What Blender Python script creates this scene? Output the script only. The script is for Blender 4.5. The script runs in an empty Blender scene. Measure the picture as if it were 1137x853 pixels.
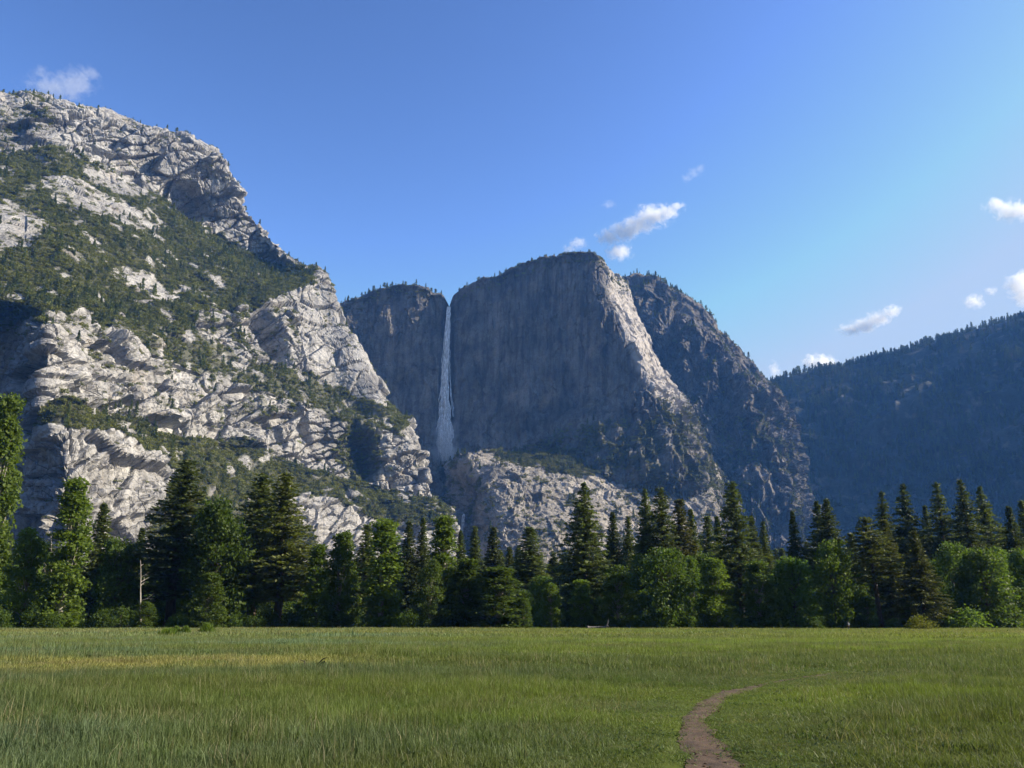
import bpy, bmesh, math, random
import numpy as np
from mathutils import Vector, Matrix

R = math.radians
# ------------------------------------------------------------------ camera, light, exposure
scene = bpy.context.scene
col = scene.collection
EYE = 1.6
TILT = R(15.62)
FPX = 946.0
SUN_EL, SUN_AZ = R(31.0), R(0.5)          # azimuth measured from +X towards +Y
SUN_DIR = Vector((math.cos(SUN_EL)*math.cos(SUN_AZ), math.cos(SUN_EL)*math.sin(SUN_AZ), math.sin(SUN_EL)))

cam_data = bpy.data.cameras.new('camera')
cam_data.sensor_width = 36.0
cam_data.lens = FPX/1137*36.0
cam_data.clip_start = 0.1
cam_data.clip_end = 30000
cam = bpy.data.objects.new('camera', cam_data)
cam.location = (0, 0, EYE)
cam.rotation_euler = (R(90)+TILT, 0, 0)
col.objects.link(cam)
scene.camera = cam

world = bpy.data.worlds.new('World')
scene.world = world
world.use_nodes = True
wn = world.node_tree.nodes
wl = world.node_tree.links
wn.clear()
wo = wn.new('ShaderNodeOutputWorld')
wb = wn.new('ShaderNodeBackground')
sky = wn.new('ShaderNodeTexSky')
sky.sky_type = 'NISHITA'
sky.sun_disc = False
sky.sun_elevation = SUN_EL
sky.sun_rotation = R(90) - SUN_AZ
sky.altitude = 1200
sky.air_density = 1.0
sky.dust_density = 1.2
sky.ozone_density = 3.0
wb.inputs['Strength'].default_value = 0.072
gm = wn.new('ShaderNodeGamma')              # clear mountain air: deeper blue away from the sun
gm.inputs['Gamma'].default_value = 1.8
wl.new(sky.outputs[0], gm.inputs['Color'])
cap = wn.new('ShaderNodeMix'); cap.data_type = 'RGBA'; cap.blend_type = 'DARKEN'   # keeps the glow round the sun from bleaching the shade
cap.inputs[0].default_value = 1.0
cap.inputs[7].default_value = (3.5, 4.75, 7.2, 1)
pale = wn.new('ShaderNodeMix'); pale.data_type = 'RGBA'; pale.blend_type = 'MULTIPLY'; pale.inputs[0].default_value = 1.0
pale.inputs[7].default_value = (1.55, 1.18, 0.98, 1)
wl.new(gm.outputs[0], pale.inputs[6]); wl.new(pale.outputs[2], cap.inputs[6])
wl.new(cap.outputs[2], wb.inputs['Color'])
wl.new(wb.outputs[0], wo.inputs['Surface'])

sun_data = bpy.data.lights.new('sun', 'SUN')
sun_data.energy = 5.0
sun_data.angle = R(0.5)
sun_data.color = (1.0, 0.93, 0.83)
sun = bpy.data.objects.new('sun', sun_data)
sun.rotation_euler = (-SUN_DIR).to_track_quat('-Z', 'Y').to_euler()
sun.location = (0, 0, 3000)
col.objects.link(sun)

scene.view_settings.view_transform = 'Standard'
scene.view_settings.look = 'None'
scene.view_settings.exposure = 0.8
scene.view_settings.gamma = 1.0
scene.view_settings.use_curve_mapping = False
scene.cycles.max_bounces = 8
scene.cycles.diffuse_bounces = 2
scene.cycles.transmission_bounces = 2
scene.cycles.transparent_max_bounces = 12
scene.cycles.volume_bounces = 6
scene.cycles.use_denoising = True

# ------------------------------------------------------------------ small helpers
CT, ST = math.cos(TILT), math.sin(TILT)

def unproj(px, py, Y):
    """a point seen at (px, py) of the photograph, Y metres ahead"""
    px = np.asarray(px, float); py = np.asarray(py, float); Y = np.asarray(Y, float)
    cx = (px-568.5)/FPX; cy = (426.5-py)/FPX
    dy = CT - cy*ST; dz = ST + cy*CT
    return np.stack([cx/dy*Y, Y*np.ones_like(cx), EYE + dz/dy*Y], -1)

def on_ground(px, py, z=0.0):
    p = unproj(px, py, 1.0) - np.array([0, 0, EYE])
    k = (z-EYE)/p[2]
    return np.array([p[0]*k, p[1]*k, z])

def hsh(ix, iy, iz, seed):
    h = (ix.astype(np.int64)*374761393 + iy.astype(np.int64)*668265263 + iz.astype(np.int64)*2147483647 + seed*974634599) & 0xFFFFFFFF
    h = ((h ^ (h >> 13))*1274126177) & 0xFFFFFFFF
    h = ((h ^ (h >> 16))*2246822519) & 0xFFFFFFFF
    return (h ^ (h >> 15)) & 0xFFFFFFFF

_g = np.random.default_rng(5).normal(size=(256, 3))
_g /= np.linalg.norm(_g, axis=1)[:, None]

def perlin(P, seed=0):
    i = np.floor(P).astype(np.int64); f = P - i
    u = f*f*f*(f*(f*6-15)+10)
    out = np.zeros(len(P))
    for dx in (0, 1):
        wx = u[:, 0] if dx else 1-u[:, 0]
        for dy in (0, 1):
            wy = u[:, 1] if dy else 1-u[:, 1]
            for dz in (0, 1):
                wz = u[:, 2] if dz else 1-u[:, 2]
                g = _g[hsh(i[:, 0]+dx, i[:, 1]+dy, i[:, 2]+dz, seed) & 255]
                out += wx*wy*wz*(g[:, 0]*(f[:, 0]-dx)+g[:, 1]*(f[:, 1]-dy)+g[:, 2]*(f[:, 2]-dz))
    return out*1.5

def fbm(P, octv=4, seed=0, gain=0.5):
    o = np.zeros(len(P)); a = 1.0
    for k in range(octv):
        o += a*perlin(P*(2.03**k)+17.3*k, seed+k); a *= gain
    return o

def ridged(P, octv=4, seed=0, gain=0.5):
    o = np.zeros(len(P)); a = 1.0
    for k in range(octv):
        o += a*(1-2*np.abs(perlin(P*(2.03**k)+9.1*k, seed+k))); a *= gain
    return o

def cells(P, seed=0):
    """Worley cells: gap to the neighbouring cell, a random step per cell, the height of its tilted face"""
    i = np.floor(P).astype(np.int64)
    d1 = np.full(len(P), 9.0); d2 = np.full(len(P), 9.0); rid = np.zeros(len(P)); tl = np.zeros(len(P))
    for dx in (-1, 0, 1):
        for dy in (-1, 0, 1):
            for dz in (-1, 0, 1):
                c = i + np.array([dx, dy, dz])
                h = hsh(c[:, 0], c[:, 1], c[:, 2], seed)
                off = np.stack([(h & 1023)/1023., ((h >> 10) & 1023)/1023., ((h >> 20) & 1023)/1023.], -1)
                d = np.sqrt((((c+off)-P)**2).sum(1))
                r = ((h*2654435761) & 0xFFFFFFFF)/4294967295.
                near = d < d1
                d2 = np.where(near, d1, np.minimum(d2, d))
                rid = np.where(near, r, rid)
                # every block has its own flat face, tilted at random
                t = ((P-c-off)*np.stack([((h >> 4) & 255)/127.5-1, ((h >> 12) & 255)/127.5-1, ((h >> 22) & 255)/127.5-1], -1)).sum(1)
                tl = np.where(near, t, tl)
                d1 = np.where(near, d, d1)
    return d2-d1, rid-.5, tl

def smooth(a, b, x):
    t = np.clip((x-a)/(b-a), 0, 1)
    return t*t*(3-2*t)

def in_poly(x, y, poly):
    inside = np.zeros(x.shape, bool)
    n = len(poly)
    for k in range(n):
        x0, y0 = poly[k]; x1, y1 = poly[(k+1) % n]
        c = ((y0 > y) != (y1 > y)) & (x < (x1-x0)*(y-y0)/((y1-y0) or 1e-9)+x0)
        inside ^= c
    return inside

def props(o, label=None, cat=None, group=None, kind=None):
    if label: o['label'] = label
    if cat: o['category'] = cat
    if group: o['group'] = group
    if kind: o['kind'] = kind
    return o

def mesh_obj(name, V, F, mat, parent=None, link=True, smooth_shade=False, sizes=None):
    """F: (n,k) index array, or a flat index list together with the loop count of each face"""
    me = bpy.data.meshes.new(name)
    V = np.asarray(V, np.float32)
    me.vertices.add(len(V)); me.vertices.foreach_set('co', V.ravel())
    if sizes is None:
        F = np.asarray(F, np.int32)
        n, k = F.shape
        st = np.arange(n, dtype=np.int32)*k
        me.loops.add(n*k); me.loops.foreach_set('vertex_index', F.ravel())
    else:
        F = np.asarray(F, np.int32); sizes = np.asarray(sizes, np.int32)
        n = len(sizes)
        st = np.concatenate([[0], np.cumsum(sizes)[:-1]]).astype(np.int32)
        me.loops.add(len(F)); me.loops.foreach_set('vertex_index', F)
    me.polygons.add(n)
    me.polygons.foreach_set('loop_start', st)
    me.update(calc_edges=True)
    me.validate()
    me.polygons.foreach_set('use_smooth', np.full(len(me.polygons), smooth_shade))
    if mat: me.materials.append(mat)
    o = bpy.data.objects.new(name, me)
    if link: col.objects.link(o)
    if parent: o.parent = parent
    return o

def empty(name, loc, rz=0.0):
    o = bpy.data.objects.new(name, None)
    o.empty_display_size = 0.5
    o.location = loc; o.rotation_euler = (0, 0, rz)
    col.objects.link(o)
    return o

# ------------------------------------------------------------------ materials
def new_mat(name):
    m = bpy.data.materials.new(name); m.use_nodes = True
    n = m.node_tree.nodes
    b = n['Principled BSDF']
    return m, n, m.node_tree.links, b

def ramp(n, stops):
    r = n.new('ShaderNodeValToRGB')
    e = r.color_ramp.elements
    while len(e) < len(stops): e.new(0.5)
    for k, (p, c) in enumerate(stops):
        e[k].position = p; e[k].color = (*c, 1) if len(c) == 3 else c
    return r

def noise_node(n, l, vec, scale, detail=5, rough=0.55, dist=0.0):
    t = n.new('ShaderNodeTexNoise')
    t.inputs['Scale'].default_value = scale
    t.inputs['Detail'].default_value = detail
    t.inputs['Roughness'].default_value = rough
    t.inputs['Distortion'].default_value = dist
    l.new(vec, t.inputs['Vector'])
    return t

def mix_col(n, l, blend, fac, a, b):
    x = n.new('ShaderNodeMix'); x.data_type = 'RGBA'; x.blend_type = blend
    for s, v in ((x.inputs[0], fac), (x.inputs[6], a), (x.inputs[7], b)):
        if hasattr(v, 'node'): l.new(v, s)
        elif isinstance(v, (int, float)): s.default_value = v
        else: s.default_value = (*v, 1)
    return x.outputs[2]

def granite(name, light, mid, dark, streak=0.5, fine=0.25, warm=(0.36, 0.29, 0.21), cracks=1.0):
    m, n, l, b = new_mat(name)
    g = n.new('ShaderNodeNewGeometry')
    pos = g.outputs['Position']
    big = noise_node(n, l, pos, 0.011, 6, 0.6)
    r1 = ramp(n, [(0.32, dark), (0.5, mid), (0.66, light)])
    l.new(big.outputs[0], r1.inputs[0])
    # vertical water stains
    mp = n.new('ShaderNodeMapping'); mp.inputs['Scale'].default_value = (0.085, 0.085, 0.0045)
    l.new(pos, mp.inputs['Vector'])
    st = noise_node(n, l, mp.outputs[0], 1.0, 6, 0.65, 0.4)
    r2 = ramp(n, [(0.40, (0.42, 0.41, 0.42)), (0.56, (1, 1, 1))])
    l.new(st.outputs[0], r2.inputs[0])
    c = mix_col(n, l, 'MULTIPLY', streak, r1.outputs[0], r2.outputs[0])
    # rusty patches
    wn_ = noise_node(n, l, pos, 0.02, 5, 0.6)
    r3 = ramp(n, [(0.56, (0, 0, 0)), (0.72, (1, 1, 1))]); l.new(wn_.outputs[0], r3.inputs[0])
    f = n.new('ShaderNodeMath'); f.operation = 'MULTIPLY'; f.inputs[1].default_value = 0.45
    l.new(r3.outputs[0], f.inputs[0])
    c = mix_col(n, l, 'MIX', f.outputs[0], c, warm)
    # fine grain and lichen
    fn = noise_node(n, l, pos, fine, 6, 0.7)
    r4 = ramp(n, [(0.3, (0.5, 0.5, 0.5)), (0.52, (1.0, 1.0, 1.0)), (0.75, (1.22, 1.21, 1.18))]); l.new(fn.outputs[0], r4.inputs[0])
    c = mix_col(n, l, 'MULTIPLY', 0.8, c, r4.outputs[0])
    # joints: crisp cracks round angular slabs
    crack = None
    for sc_, rot_, wd_ in (((.030, .030, .052), (.42, .3, .6), .030), ((.085, .085, .13), (.3, .5, -.4), .035)):
        cm = n.new('ShaderNodeMapping'); cm.inputs['Scale'].default_value = sc_; cm.inputs['Rotation'].default_value = rot_; l.new(pos, cm.inputs['Vector'])
        dn = noise_node(n, l, cm.outputs[0], 1.7, 3, .6)
        va = mix_col(n, l, 'LINEAR_LIGHT', .10, cm.outputs[0], dn.outputs[1])
        vo = n.new('ShaderNodeTexVoronoi'); vo.feature = 'DISTANCE_TO_EDGE'; vo.inputs['Scale'].default_value = 1.0; l.new(va, vo.inputs['Vector'])
        vr = ramp(n, [(0.0, (0, 0, 0)), (wd_, (1, 1, 1))]); l.new(vo.outputs['Distance'], vr.inputs[0])
        mk = noise_node(n, l, cm.outputs[0], .45, 2, .5)
        mr_ = ramp(n, [(.42, (1, 1, 1)), (.58, (0, 0, 0))]); l.new(mk.outputs[0], mr_.inputs[0])
        o_ = mix_col(n, l, 'LIGHTEN', 1.0, vr.outputs[0], mr_.outputs[0])
        crack = o_ if crack is None else mix_col(n, l, 'MULTIPLY', 1.0, crack, o_)
    cd = n.new('ShaderNodeMapRange'); cd.inputs[3].default_value = .42; cd.inputs[4].default_value = 1.0; l.new(crack, cd.inputs[0])
    c = mix_col(n, l, 'MULTIPLY', cracks, c, cd.outputs[0])
    # paler tone painted in for the sunlit tower edge, and thin soil with low scrub where brush grows
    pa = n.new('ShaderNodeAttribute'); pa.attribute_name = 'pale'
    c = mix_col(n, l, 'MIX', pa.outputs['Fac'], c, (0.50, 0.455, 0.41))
    so = n.new('ShaderNodeAttribute'); so.attribute_name = 'soil'
    sn = noise_node(n, l, pos, 0.22, 5, 0.7)
    sr = ramp(n, [(0.3, (0.030, 0.036, 0.014)), (0.6, (0.075, 0.075, 0.030)), (0.8, (0.15, 0.13, 0.07))]); l.new(sn.outputs[0], sr.inputs[0])
    c = mix_col(n, l, 'MIX', so.outputs['Fac'], c, sr.outputs[0])
    l.new(c, b.inputs['Base Color'])
    b.inputs['Roughness'].default_value = 0.9
    b.inputs['Specular IOR Level'].default_value = 0.15
    bp = n.new('ShaderNodeBump'); bp.inputs['Strength'].default_value = 0.75; bp.inputs['Distance'].default_value = 4.0
    h = noise_node(n, l, pos, 0.12, 8, 0.65)
    hc = n.new('ShaderNodeMath'); hc.operation = 'MULTIPLY_ADD'; l.new(crack, hc.inputs[0]); hc.inputs[1].default_value = .5*cracks; l.new(h.outputs[0], hc.inputs[2])
    l.new(hc.outputs[0], bp.inputs['Height']); l.new(bp.outputs[0], b.inputs['Normal'])
    return m

def leaf_mat(name, a, bcol, trans=0.25, inst_tint=False, rough=0.6):
    """foliage: diffuse with a little light coming through; colour varies from clump to clump and tree to tree"""
    m, n, l, b = new_mat(name)
    g = n.new('ShaderNodeNewGeometry')
    oi = n.new('ShaderNodeObjectInfo')
    nz = noise_node(n, l, g.outputs['Position'], 0.45, 3, 0.6)
    r = ramp(n, [(0.3, a), (0.7, bcol)]); l.new(nz.outputs[0], r.inputs[0])
    hv = n.new('ShaderNodeHueSaturation')
    mr = n.new('ShaderNodeMapRange'); mr.inputs[3].default_value = 0.72; mr.inputs[4].default_value = 1.28
    l.new(oi.outputs['Random'], mr.inputs[0]); l.new(mr.outputs[0], hv.inputs['Value'])
    l.new(r.outputs[0], hv.inputs['Color'])
    c = hv.outputs[0]
    if inst_tint:
        at = n.new('ShaderNodeAttribute'); at.attribute_type = 'INSTANCER'; at.attribute_name = 'tint'
        c = mix_col(n, l, 'MULTIPLY', 1.0, c, at.outputs['Color'])
    else:
        # each tree's own hue, stored on the object
        c = mix_col(n, l, 'MULTIPLY', 1.0, c, oi.outputs['Color'])
    l.new(c, b.inputs['Base Color'])
    b.inputs['Roughness'].default_value = rough
    b.inputs['Specular IOR Level'].default_value = 0.25
    tr = n.new('ShaderNodeBsdfTranslucent')
    l.new(mix_col(n, l, 'MULTIPLY', 1.0, c, (1.3, 1.35, 0.6)), tr.inputs['Color'])
    mx = n.new('ShaderNodeMixShader'); mx.inputs[0].default_value = trans
    l.new(b.outputs[0], mx.inputs[1]); l.new(tr.outputs[0], mx.inputs[2])
    l.new(mx.outputs[0], n['Material Output'].inputs['Surface'])
    return m

def bark_mat(name, a, bcol, sx=6.0, sz=0.8):
    m, n, l, b = new_mat(name)
    tc = n.new('ShaderNodeTexCoord')
    mp = n.new('ShaderNodeMapping'); mp.inputs['Scale'].default_value = (sx, sx, sz); l.new(tc.outputs['Object'], mp.inputs['Vector'])
    t = noise_node(n, l, mp.outputs[0], 1.0, 5, 0.6)
    r = ramp(n, [(0.35, a), (0.65, bcol)]); l.new(t.outputs[0], r.inputs[0])
    l.new(r.outputs[0], b.inputs['Base Color'])
    b.inputs['Roughness'].default_value = 0.9
    bp = n.new('ShaderNodeBump'); bp.inputs['Distance'].default_value = 0.05; l.new(t.outputs[0], bp.inputs['Height']); l.new(bp.outputs[0], b.inputs['Normal'])
    return m

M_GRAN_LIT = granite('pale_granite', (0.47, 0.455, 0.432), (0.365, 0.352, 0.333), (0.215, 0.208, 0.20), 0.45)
M_GRAN_BROKEN = granite('broken_granite', (0.40, 0.365, 0.32), (0.29, 0.265, 0.232), (0.15, 0.14, 0.125), 0.3)
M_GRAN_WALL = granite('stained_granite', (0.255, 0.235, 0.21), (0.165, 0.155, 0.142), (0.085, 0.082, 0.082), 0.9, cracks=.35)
M_GRAN_PEAK = granite('brown_granite', (0.22, 0.195, 0.17), (0.14, 0.128, 0.115), (0.08, 0.075, 0.072), 0.6)
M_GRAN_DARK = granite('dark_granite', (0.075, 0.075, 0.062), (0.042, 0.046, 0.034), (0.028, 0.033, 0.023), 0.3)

# ------------------------------------------------------------------ mountains: surfaces lofted through contour lines, broken up as jointed rock
def cr_weights(C, lens, N):
    """Catmull-Rom weights that sample a polyline of C control points at N places evenly spaced along its length"""
    s = np.concatenate([[0], np.cumsum(lens)]); s /= s[-1]
    u = np.interp(np.linspace(0, 1, N), s, np.arange(C))
    k = np.minimum(u.astype(int), C-2); t = u-k
    W = np.zeros((N, C)); T = 0.35
    t2, t3 = t*t, t*t*t
    h = [2*t3-3*t2+1, t3-2*t2+t, -2*t3+3*t2, t3-t2]
    for r in range(N):
        i = k[r]
        def add(j, w): W[r, min(max(j, 0), C-1)] += w
        add(i, h[0][r]); add(i+1, h[2][r])
        add(i+1, h[1][r]*T); add(i-1, -h[1][r]*T)
        add(i+2, h[3][r]*T); add(i, -h[3][r]*T)
    return W

def loft(rows, step):
    ctl = np.array(rows, float)                      # rows x columns x (px, py, Y)
    P = unproj(ctl[..., 0], ctl[..., 1], ctl[..., 2])
    lr = np.linalg.norm(np.diff(P, axis=0), axis=2).mean(1)
    lc = np.linalg.norm(np.diff(P, axis=1), axis=2).mean(0)
    nr, nc = int(lr.sum()/step), int(lc.sum()/step)
    Wr, Wc = cr_weights(P.shape[0], lr, nr), cr_weights(P.shape[1], lc, nc)
    G = np.einsum('ra,abk,cb->rck', Wr, P, Wc)
    uv = np.einsum('ra,abk,cb->rck', Wr, ctl[..., :2], Wc)
    return G, uv

def grid_normals(G):
    du = np.gradient(G, axis=1); dv = np.gradient(G, axis=0)
    n = np.cross(du, dv)
    n /= np.linalg.norm(n, axis=2)[..., None]+1e-9
    return n

def blur(A, k):
    for ax in (0, 1):
        pad = [(0, 0)]*A.ndim; pad[ax] = (k, k)
        B = np.cumsum(np.pad(A, pad, mode='edge'), axis=ax)
        n = A.shape[ax]
        hi = np.take(B, np.arange(2*k, 2*k+n), axis=ax)
        lo = np.take(B, np.arange(0, n), axis=ax)
        A = (hi-lo)/(2*k)
    return A

def grid_faces(nr, nc):
    a = (np.arange(nr-1)[:, None]*nc + np.arange(nc-1)[None, :]).ravel()
    return np.stack([a, a+1, a+nc+1, a+nc], -1)

def mountain(name, rows, step, disp, mat, label, veg=None, pale=None):
    """disp(P, uv, n) -> metres along the facing direction; returns the built grid for later planting"""
    G, uv = loft(rows, step)
    nr, nc = G.shape[:2]
    n = blur(grid_normals(G), 12)
    n /= np.linalg.norm(n, axis=2)[..., None]+1e-9
    P = G.reshape(-1, 3); N = n.reshape(-1, 3)
    d = disp(P, uv.reshape(-1, 2), N)
    Q = (P + N*d[:, None]).reshape(nr, nc, 3)
    o = mesh_obj(name, Q.reshape(-1, 3), grid_faces(nr, nc), mat)
    props(o, label, kind='structure')
    F = Q.reshape(-1, 3); U = uv.reshape(-1, 2); Nm = grid_normals(blur(Q, 3)).reshape(-1, 3)
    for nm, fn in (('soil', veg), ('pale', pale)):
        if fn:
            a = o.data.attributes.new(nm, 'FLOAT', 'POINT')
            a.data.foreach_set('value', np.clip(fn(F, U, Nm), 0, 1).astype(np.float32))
    return dict(obj=o, G=Q, uv=uv, n=grid_normals(blur(Q, 3)), base_n=n)
# ---- the near mountain on the valley's west side
LEFT = [
 # A              B             C(facet edge)   ...                                                                                   nose           back
 [(-260,694,900), (-10,694,900), (70,694,830), (130,693,910), (200,693,1010), (270,693,1120), (340,693,1230), (430,693,1370), (512,693,1470), (500,693,1800)],
 [(-260,600,960), (-10,600,960), (70,600,850), (130,595,930), (200,588,1035), (270,590,1150), (340,603,1270), (425,603,1390), (506,600,1480), (485,600,1800)],
 [(-260,490,1010),(-10,485,1010),(64,478,880), (122,488,955), (190,515,1070), (265,540,1195), (340,556,1310), (420,560,1425), (493,566,1490), (470,566,1800)],
 [(-260,460,1030),(-10,455,1030),(46,452,905), (115,466,1010),(188,490,1135), (258,505,1250), (335,525,1365), (405,540,1450), (484,545,1500), (460,545,1800)],
 [(-260,370,1060),(-10,365,1060),(52,365,930), (110,375,1055),(195,398,1200), (258,428,1290), (320,447,1375), (398,476,1450), (455,474,1500), (430,474,1800)],
 [(-260,352,1090),(-10,350,1090),(50,349,965), (110,357,1100),(203,366,1260), (262,398,1345), (320,412,1420), (380,440,1495), (436,456,1525), (410,456,1850)],
 [(-260,325,800),(-10,330,975),(60,332,1035),(122,335,1160),(203,334,1310), (268,336,1400), (308,330,1480), (345,316,1560), (371,332,1600), (350,332,1900)],
 [(-260,235,930),(-10,240,1130),(65,245,1215),(122,250,1315),(190,265,1450), (245,285,1540), (285,301,1600), (322,310,1640), (352,310,1665), (335,310,1950)],
 [(-260,160,1130),(-10,162,1320),(60,157,1385),(104,177,1435),(160,203,1510), (215,236,1585), (262,270,1640), (300,289,1675), (340,302,1690), (325,302,1980)],
 [(-260,75,1220), (-10,101,1375),(50,111,1425),(100,123,1455),(150,138,1495), (200,152,1540), (242,172,1590), (272,232,1650), (318,288,1695), (300,288,1980)],
 [(-260,85,1500), (-10,118,1700),(50,130,1750),(100,143,1780),(150,158,1820), (195,172,1850), (232,195,1880), (260,250,1900), (300,300,1950), (285,300,2150)],
]
V_MAIN = [(-80,172),(0,172),(60,166),(100,182),(150,205),(200,236),(250,266),(300,291),(345,305),(348,316),(320,328),(280,343),(235,345),(200,348),(140,350),(80,348),(0,340),(-80,340)]
V_HOLES = [[(45,200),(100,205),(140,225),(178,252),(170,266),(110,245),(60,225)], [(-10,215),(45,235),(50,270),(-10,285)], [(130,295),(170,308),(205,335),(180,341),(140,315)],
           [(-20,325),(30,325),(30,345),(-20,348)], [(85,183),(140,200),(170,215),(150,222),(100,200)]]
V_SHELF = [(95,350),(150,349),(203,345),(222,378),(270,405),(330,414),(380,434),(440,452),(458,470),(400,477),(360,456),(300,441),(250,427),(200,402),(150,386),(112,372)]
V_LOW = [(40,450),(110,464),(150,470),(200,488),(260,488),(310,508),(370,530),(430,543),(490,556),(497,584),(440,586),(400,572),(345,552),(290,560),(240,580),(180,570),(190,517),(120,487),(60,478)]
V_GULLY = [(383,470),(402,468),(425,485),(418,535),(395,537),(372,505)]
V_FOOT = [(175,560),(300,560),(345,585),(350,615),(180,630)]

def left_dens(P, U, N):
    x, y = U[:, 0], U[:, 1]
    jx = x+6*perlin(P/14, 201); jy = y+5*perlin(P/14, 202)
    hole = np.zeros(len(P), bool)
    for h in V_HOLES: hole |= in_poly(jx, jy, h)
    nz = perlin(P/38, 205)+.55*perlin(P/15, 206)
    d = .012+.10*smooth(.25, .7, nz)*smooth(.2, .6, N[:, 2])
    d = np.where(in_poly(jx, jy, V_MAIN), np.where(hole, .07+.25*smooth(.1, .5, nz), .95*smooth(-.75, -.2, nz)), d)
    d = np.where(in_poly(jx, jy, V_SHELF), .80*smooth(-.55, .0, nz), d)
    d = np.where(in_poly(jx, jy, V_LOW), .90*smooth(-.65, -.15, nz), d)
    d = np.where(in_poly(jx, jy, V_GULLY), .6, d)
    d = np.where(in_poly(jx, jy, V_FOOT), .8, d)
    d = np.where((jx < 60) & (jy < 165), .22*smooth(-.1, .4, nz)+.03, d)
    d = np.where((jx < 50) & (jy > 335), np.where(jy < 352, .6, .10*smooth(.1, .5, nz)), d)
    # scattered brush over the broken middle cliff
    mid = (y > 345) & (y < 470) & (x > 60) & (x < 330)
    d = np.where(mid & (d < .3), .03+.42*smooth(.05, .5, nz), d)
    return d

def left_disp(P, uv, N):
    x, y = uv[:, 0], uv[:, 1]
    veg = in_poly(x, y, V_MAIN) | in_poly(x, y, V_SHELF) | in_poly(x, y, V_LOW)
    soft = np.where(in_poly(x, y, V_MAIN), 0.25, np.where(veg, .4, 1.0))
    soft = np.where(in_poly(x, y, [(328, 330), (350, 322), (374, 330), (428, 440), (446, 462), (392, 440), (340, 418)]), .4, soft)
    W = P + 2*np.stack([perlin(P/40, 50), perlin(P/40, 51), perlin(P/40, 52)], -1)
    # joints dip towards the valley head, so the rock frame is turned
    a, b = R(24), R(-35)
    Ra = np.array(Matrix.Rotation(a, 3, 'Y') @ Matrix.Rotation(b, 3, 'Z'))
    Q = W @ Ra.T
    d = 16*fbm(P/170, 2, 1) + 4*ridged(Q/np.array([60, 60, 150]), 2, 4)
    g1, c1, t1 = cells(Q/np.array([72, 62, 28]), 11)
    g2, c2, t2 = cells(Q/np.array([34, 28, 17]), 12)
    g3, c3, t3 = cells(Q/np.array([12, 10, 7]), 13)
    m = smooth(-.35, .35, perlin(P/110, 55)); m2 = smooth(-.3, .3, perlin(P/55, 56))
    blocks = 24*c1+9*t1 + (.15+.85*m)*(9*c2+3*t2) + (.12+.88*m2)*(3.2*c3+1.0*t3) - 6.0*(1-smooth(0, .08, g1)) - 2.5*(1-smooth(0, .10, g2))
    d += soft*blocks + .7*fbm(P/9, 2, 20)
    # long open joints: one set runs down the dip, one across it
    for ax, sp, w, dep, sd in ((2, 31, .07, 6.0, 57), (0, 47, .05, 7.0, 58), (1, 38, .05, 5.0, 59)):
        u = Q[:, ax]/sp+.55*perlin(P/70, sd)+.12*perlin(P/16, sd+1)
        fr = np.abs(u-np.round(u))
        d -= soft*dep*(1-smooth(0, w, fr))*smooth(-.15, .25, perlin(P/65, sd+2))
    # the shaded alcove beside the nose and the dark ravine under the rim
    def pit(cx, cy, rx, ry, ang, depth):
        u = (x-cx)*math.cos(ang)+(y-cy)*math.sin(ang); v = -(x-cx)*math.sin(ang)+(y-cy)*math.cos(ang)
        return -depth*(1-smooth(0.35, 1.0, np.sqrt((u/rx)**2+(v/ry)**2)))
    d += pit(297, 372, 52, 17, R(62), 42) + pit(405, 505, 40, 16, R(80), 34) + pit(208, 222, 36, 22, R(40), 34) + pit(395, 480, 22, 9, R(85), 20)
    d += pit(118, 383, 20, 7, R(60), 16) + pit(90, 435, 24, 8, R(40), 16)+ pit(335, 470, 34, 7, R(66), 16)+ pit(300, 480, 30, 6, R(60), 12)
    d *= np.where(x < 30, 0.7, 1.0)
    return d

LM = mountain('granite_mountain', LEFT, 2.1, left_disp, M_GRAN_LIT, 'sunlit grey granite mountain with brush covered ledges rising beside the shaded waterfall wall',
              lambda P, U, N: 1.25*left_dens(P, U, N)-.12)

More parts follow.
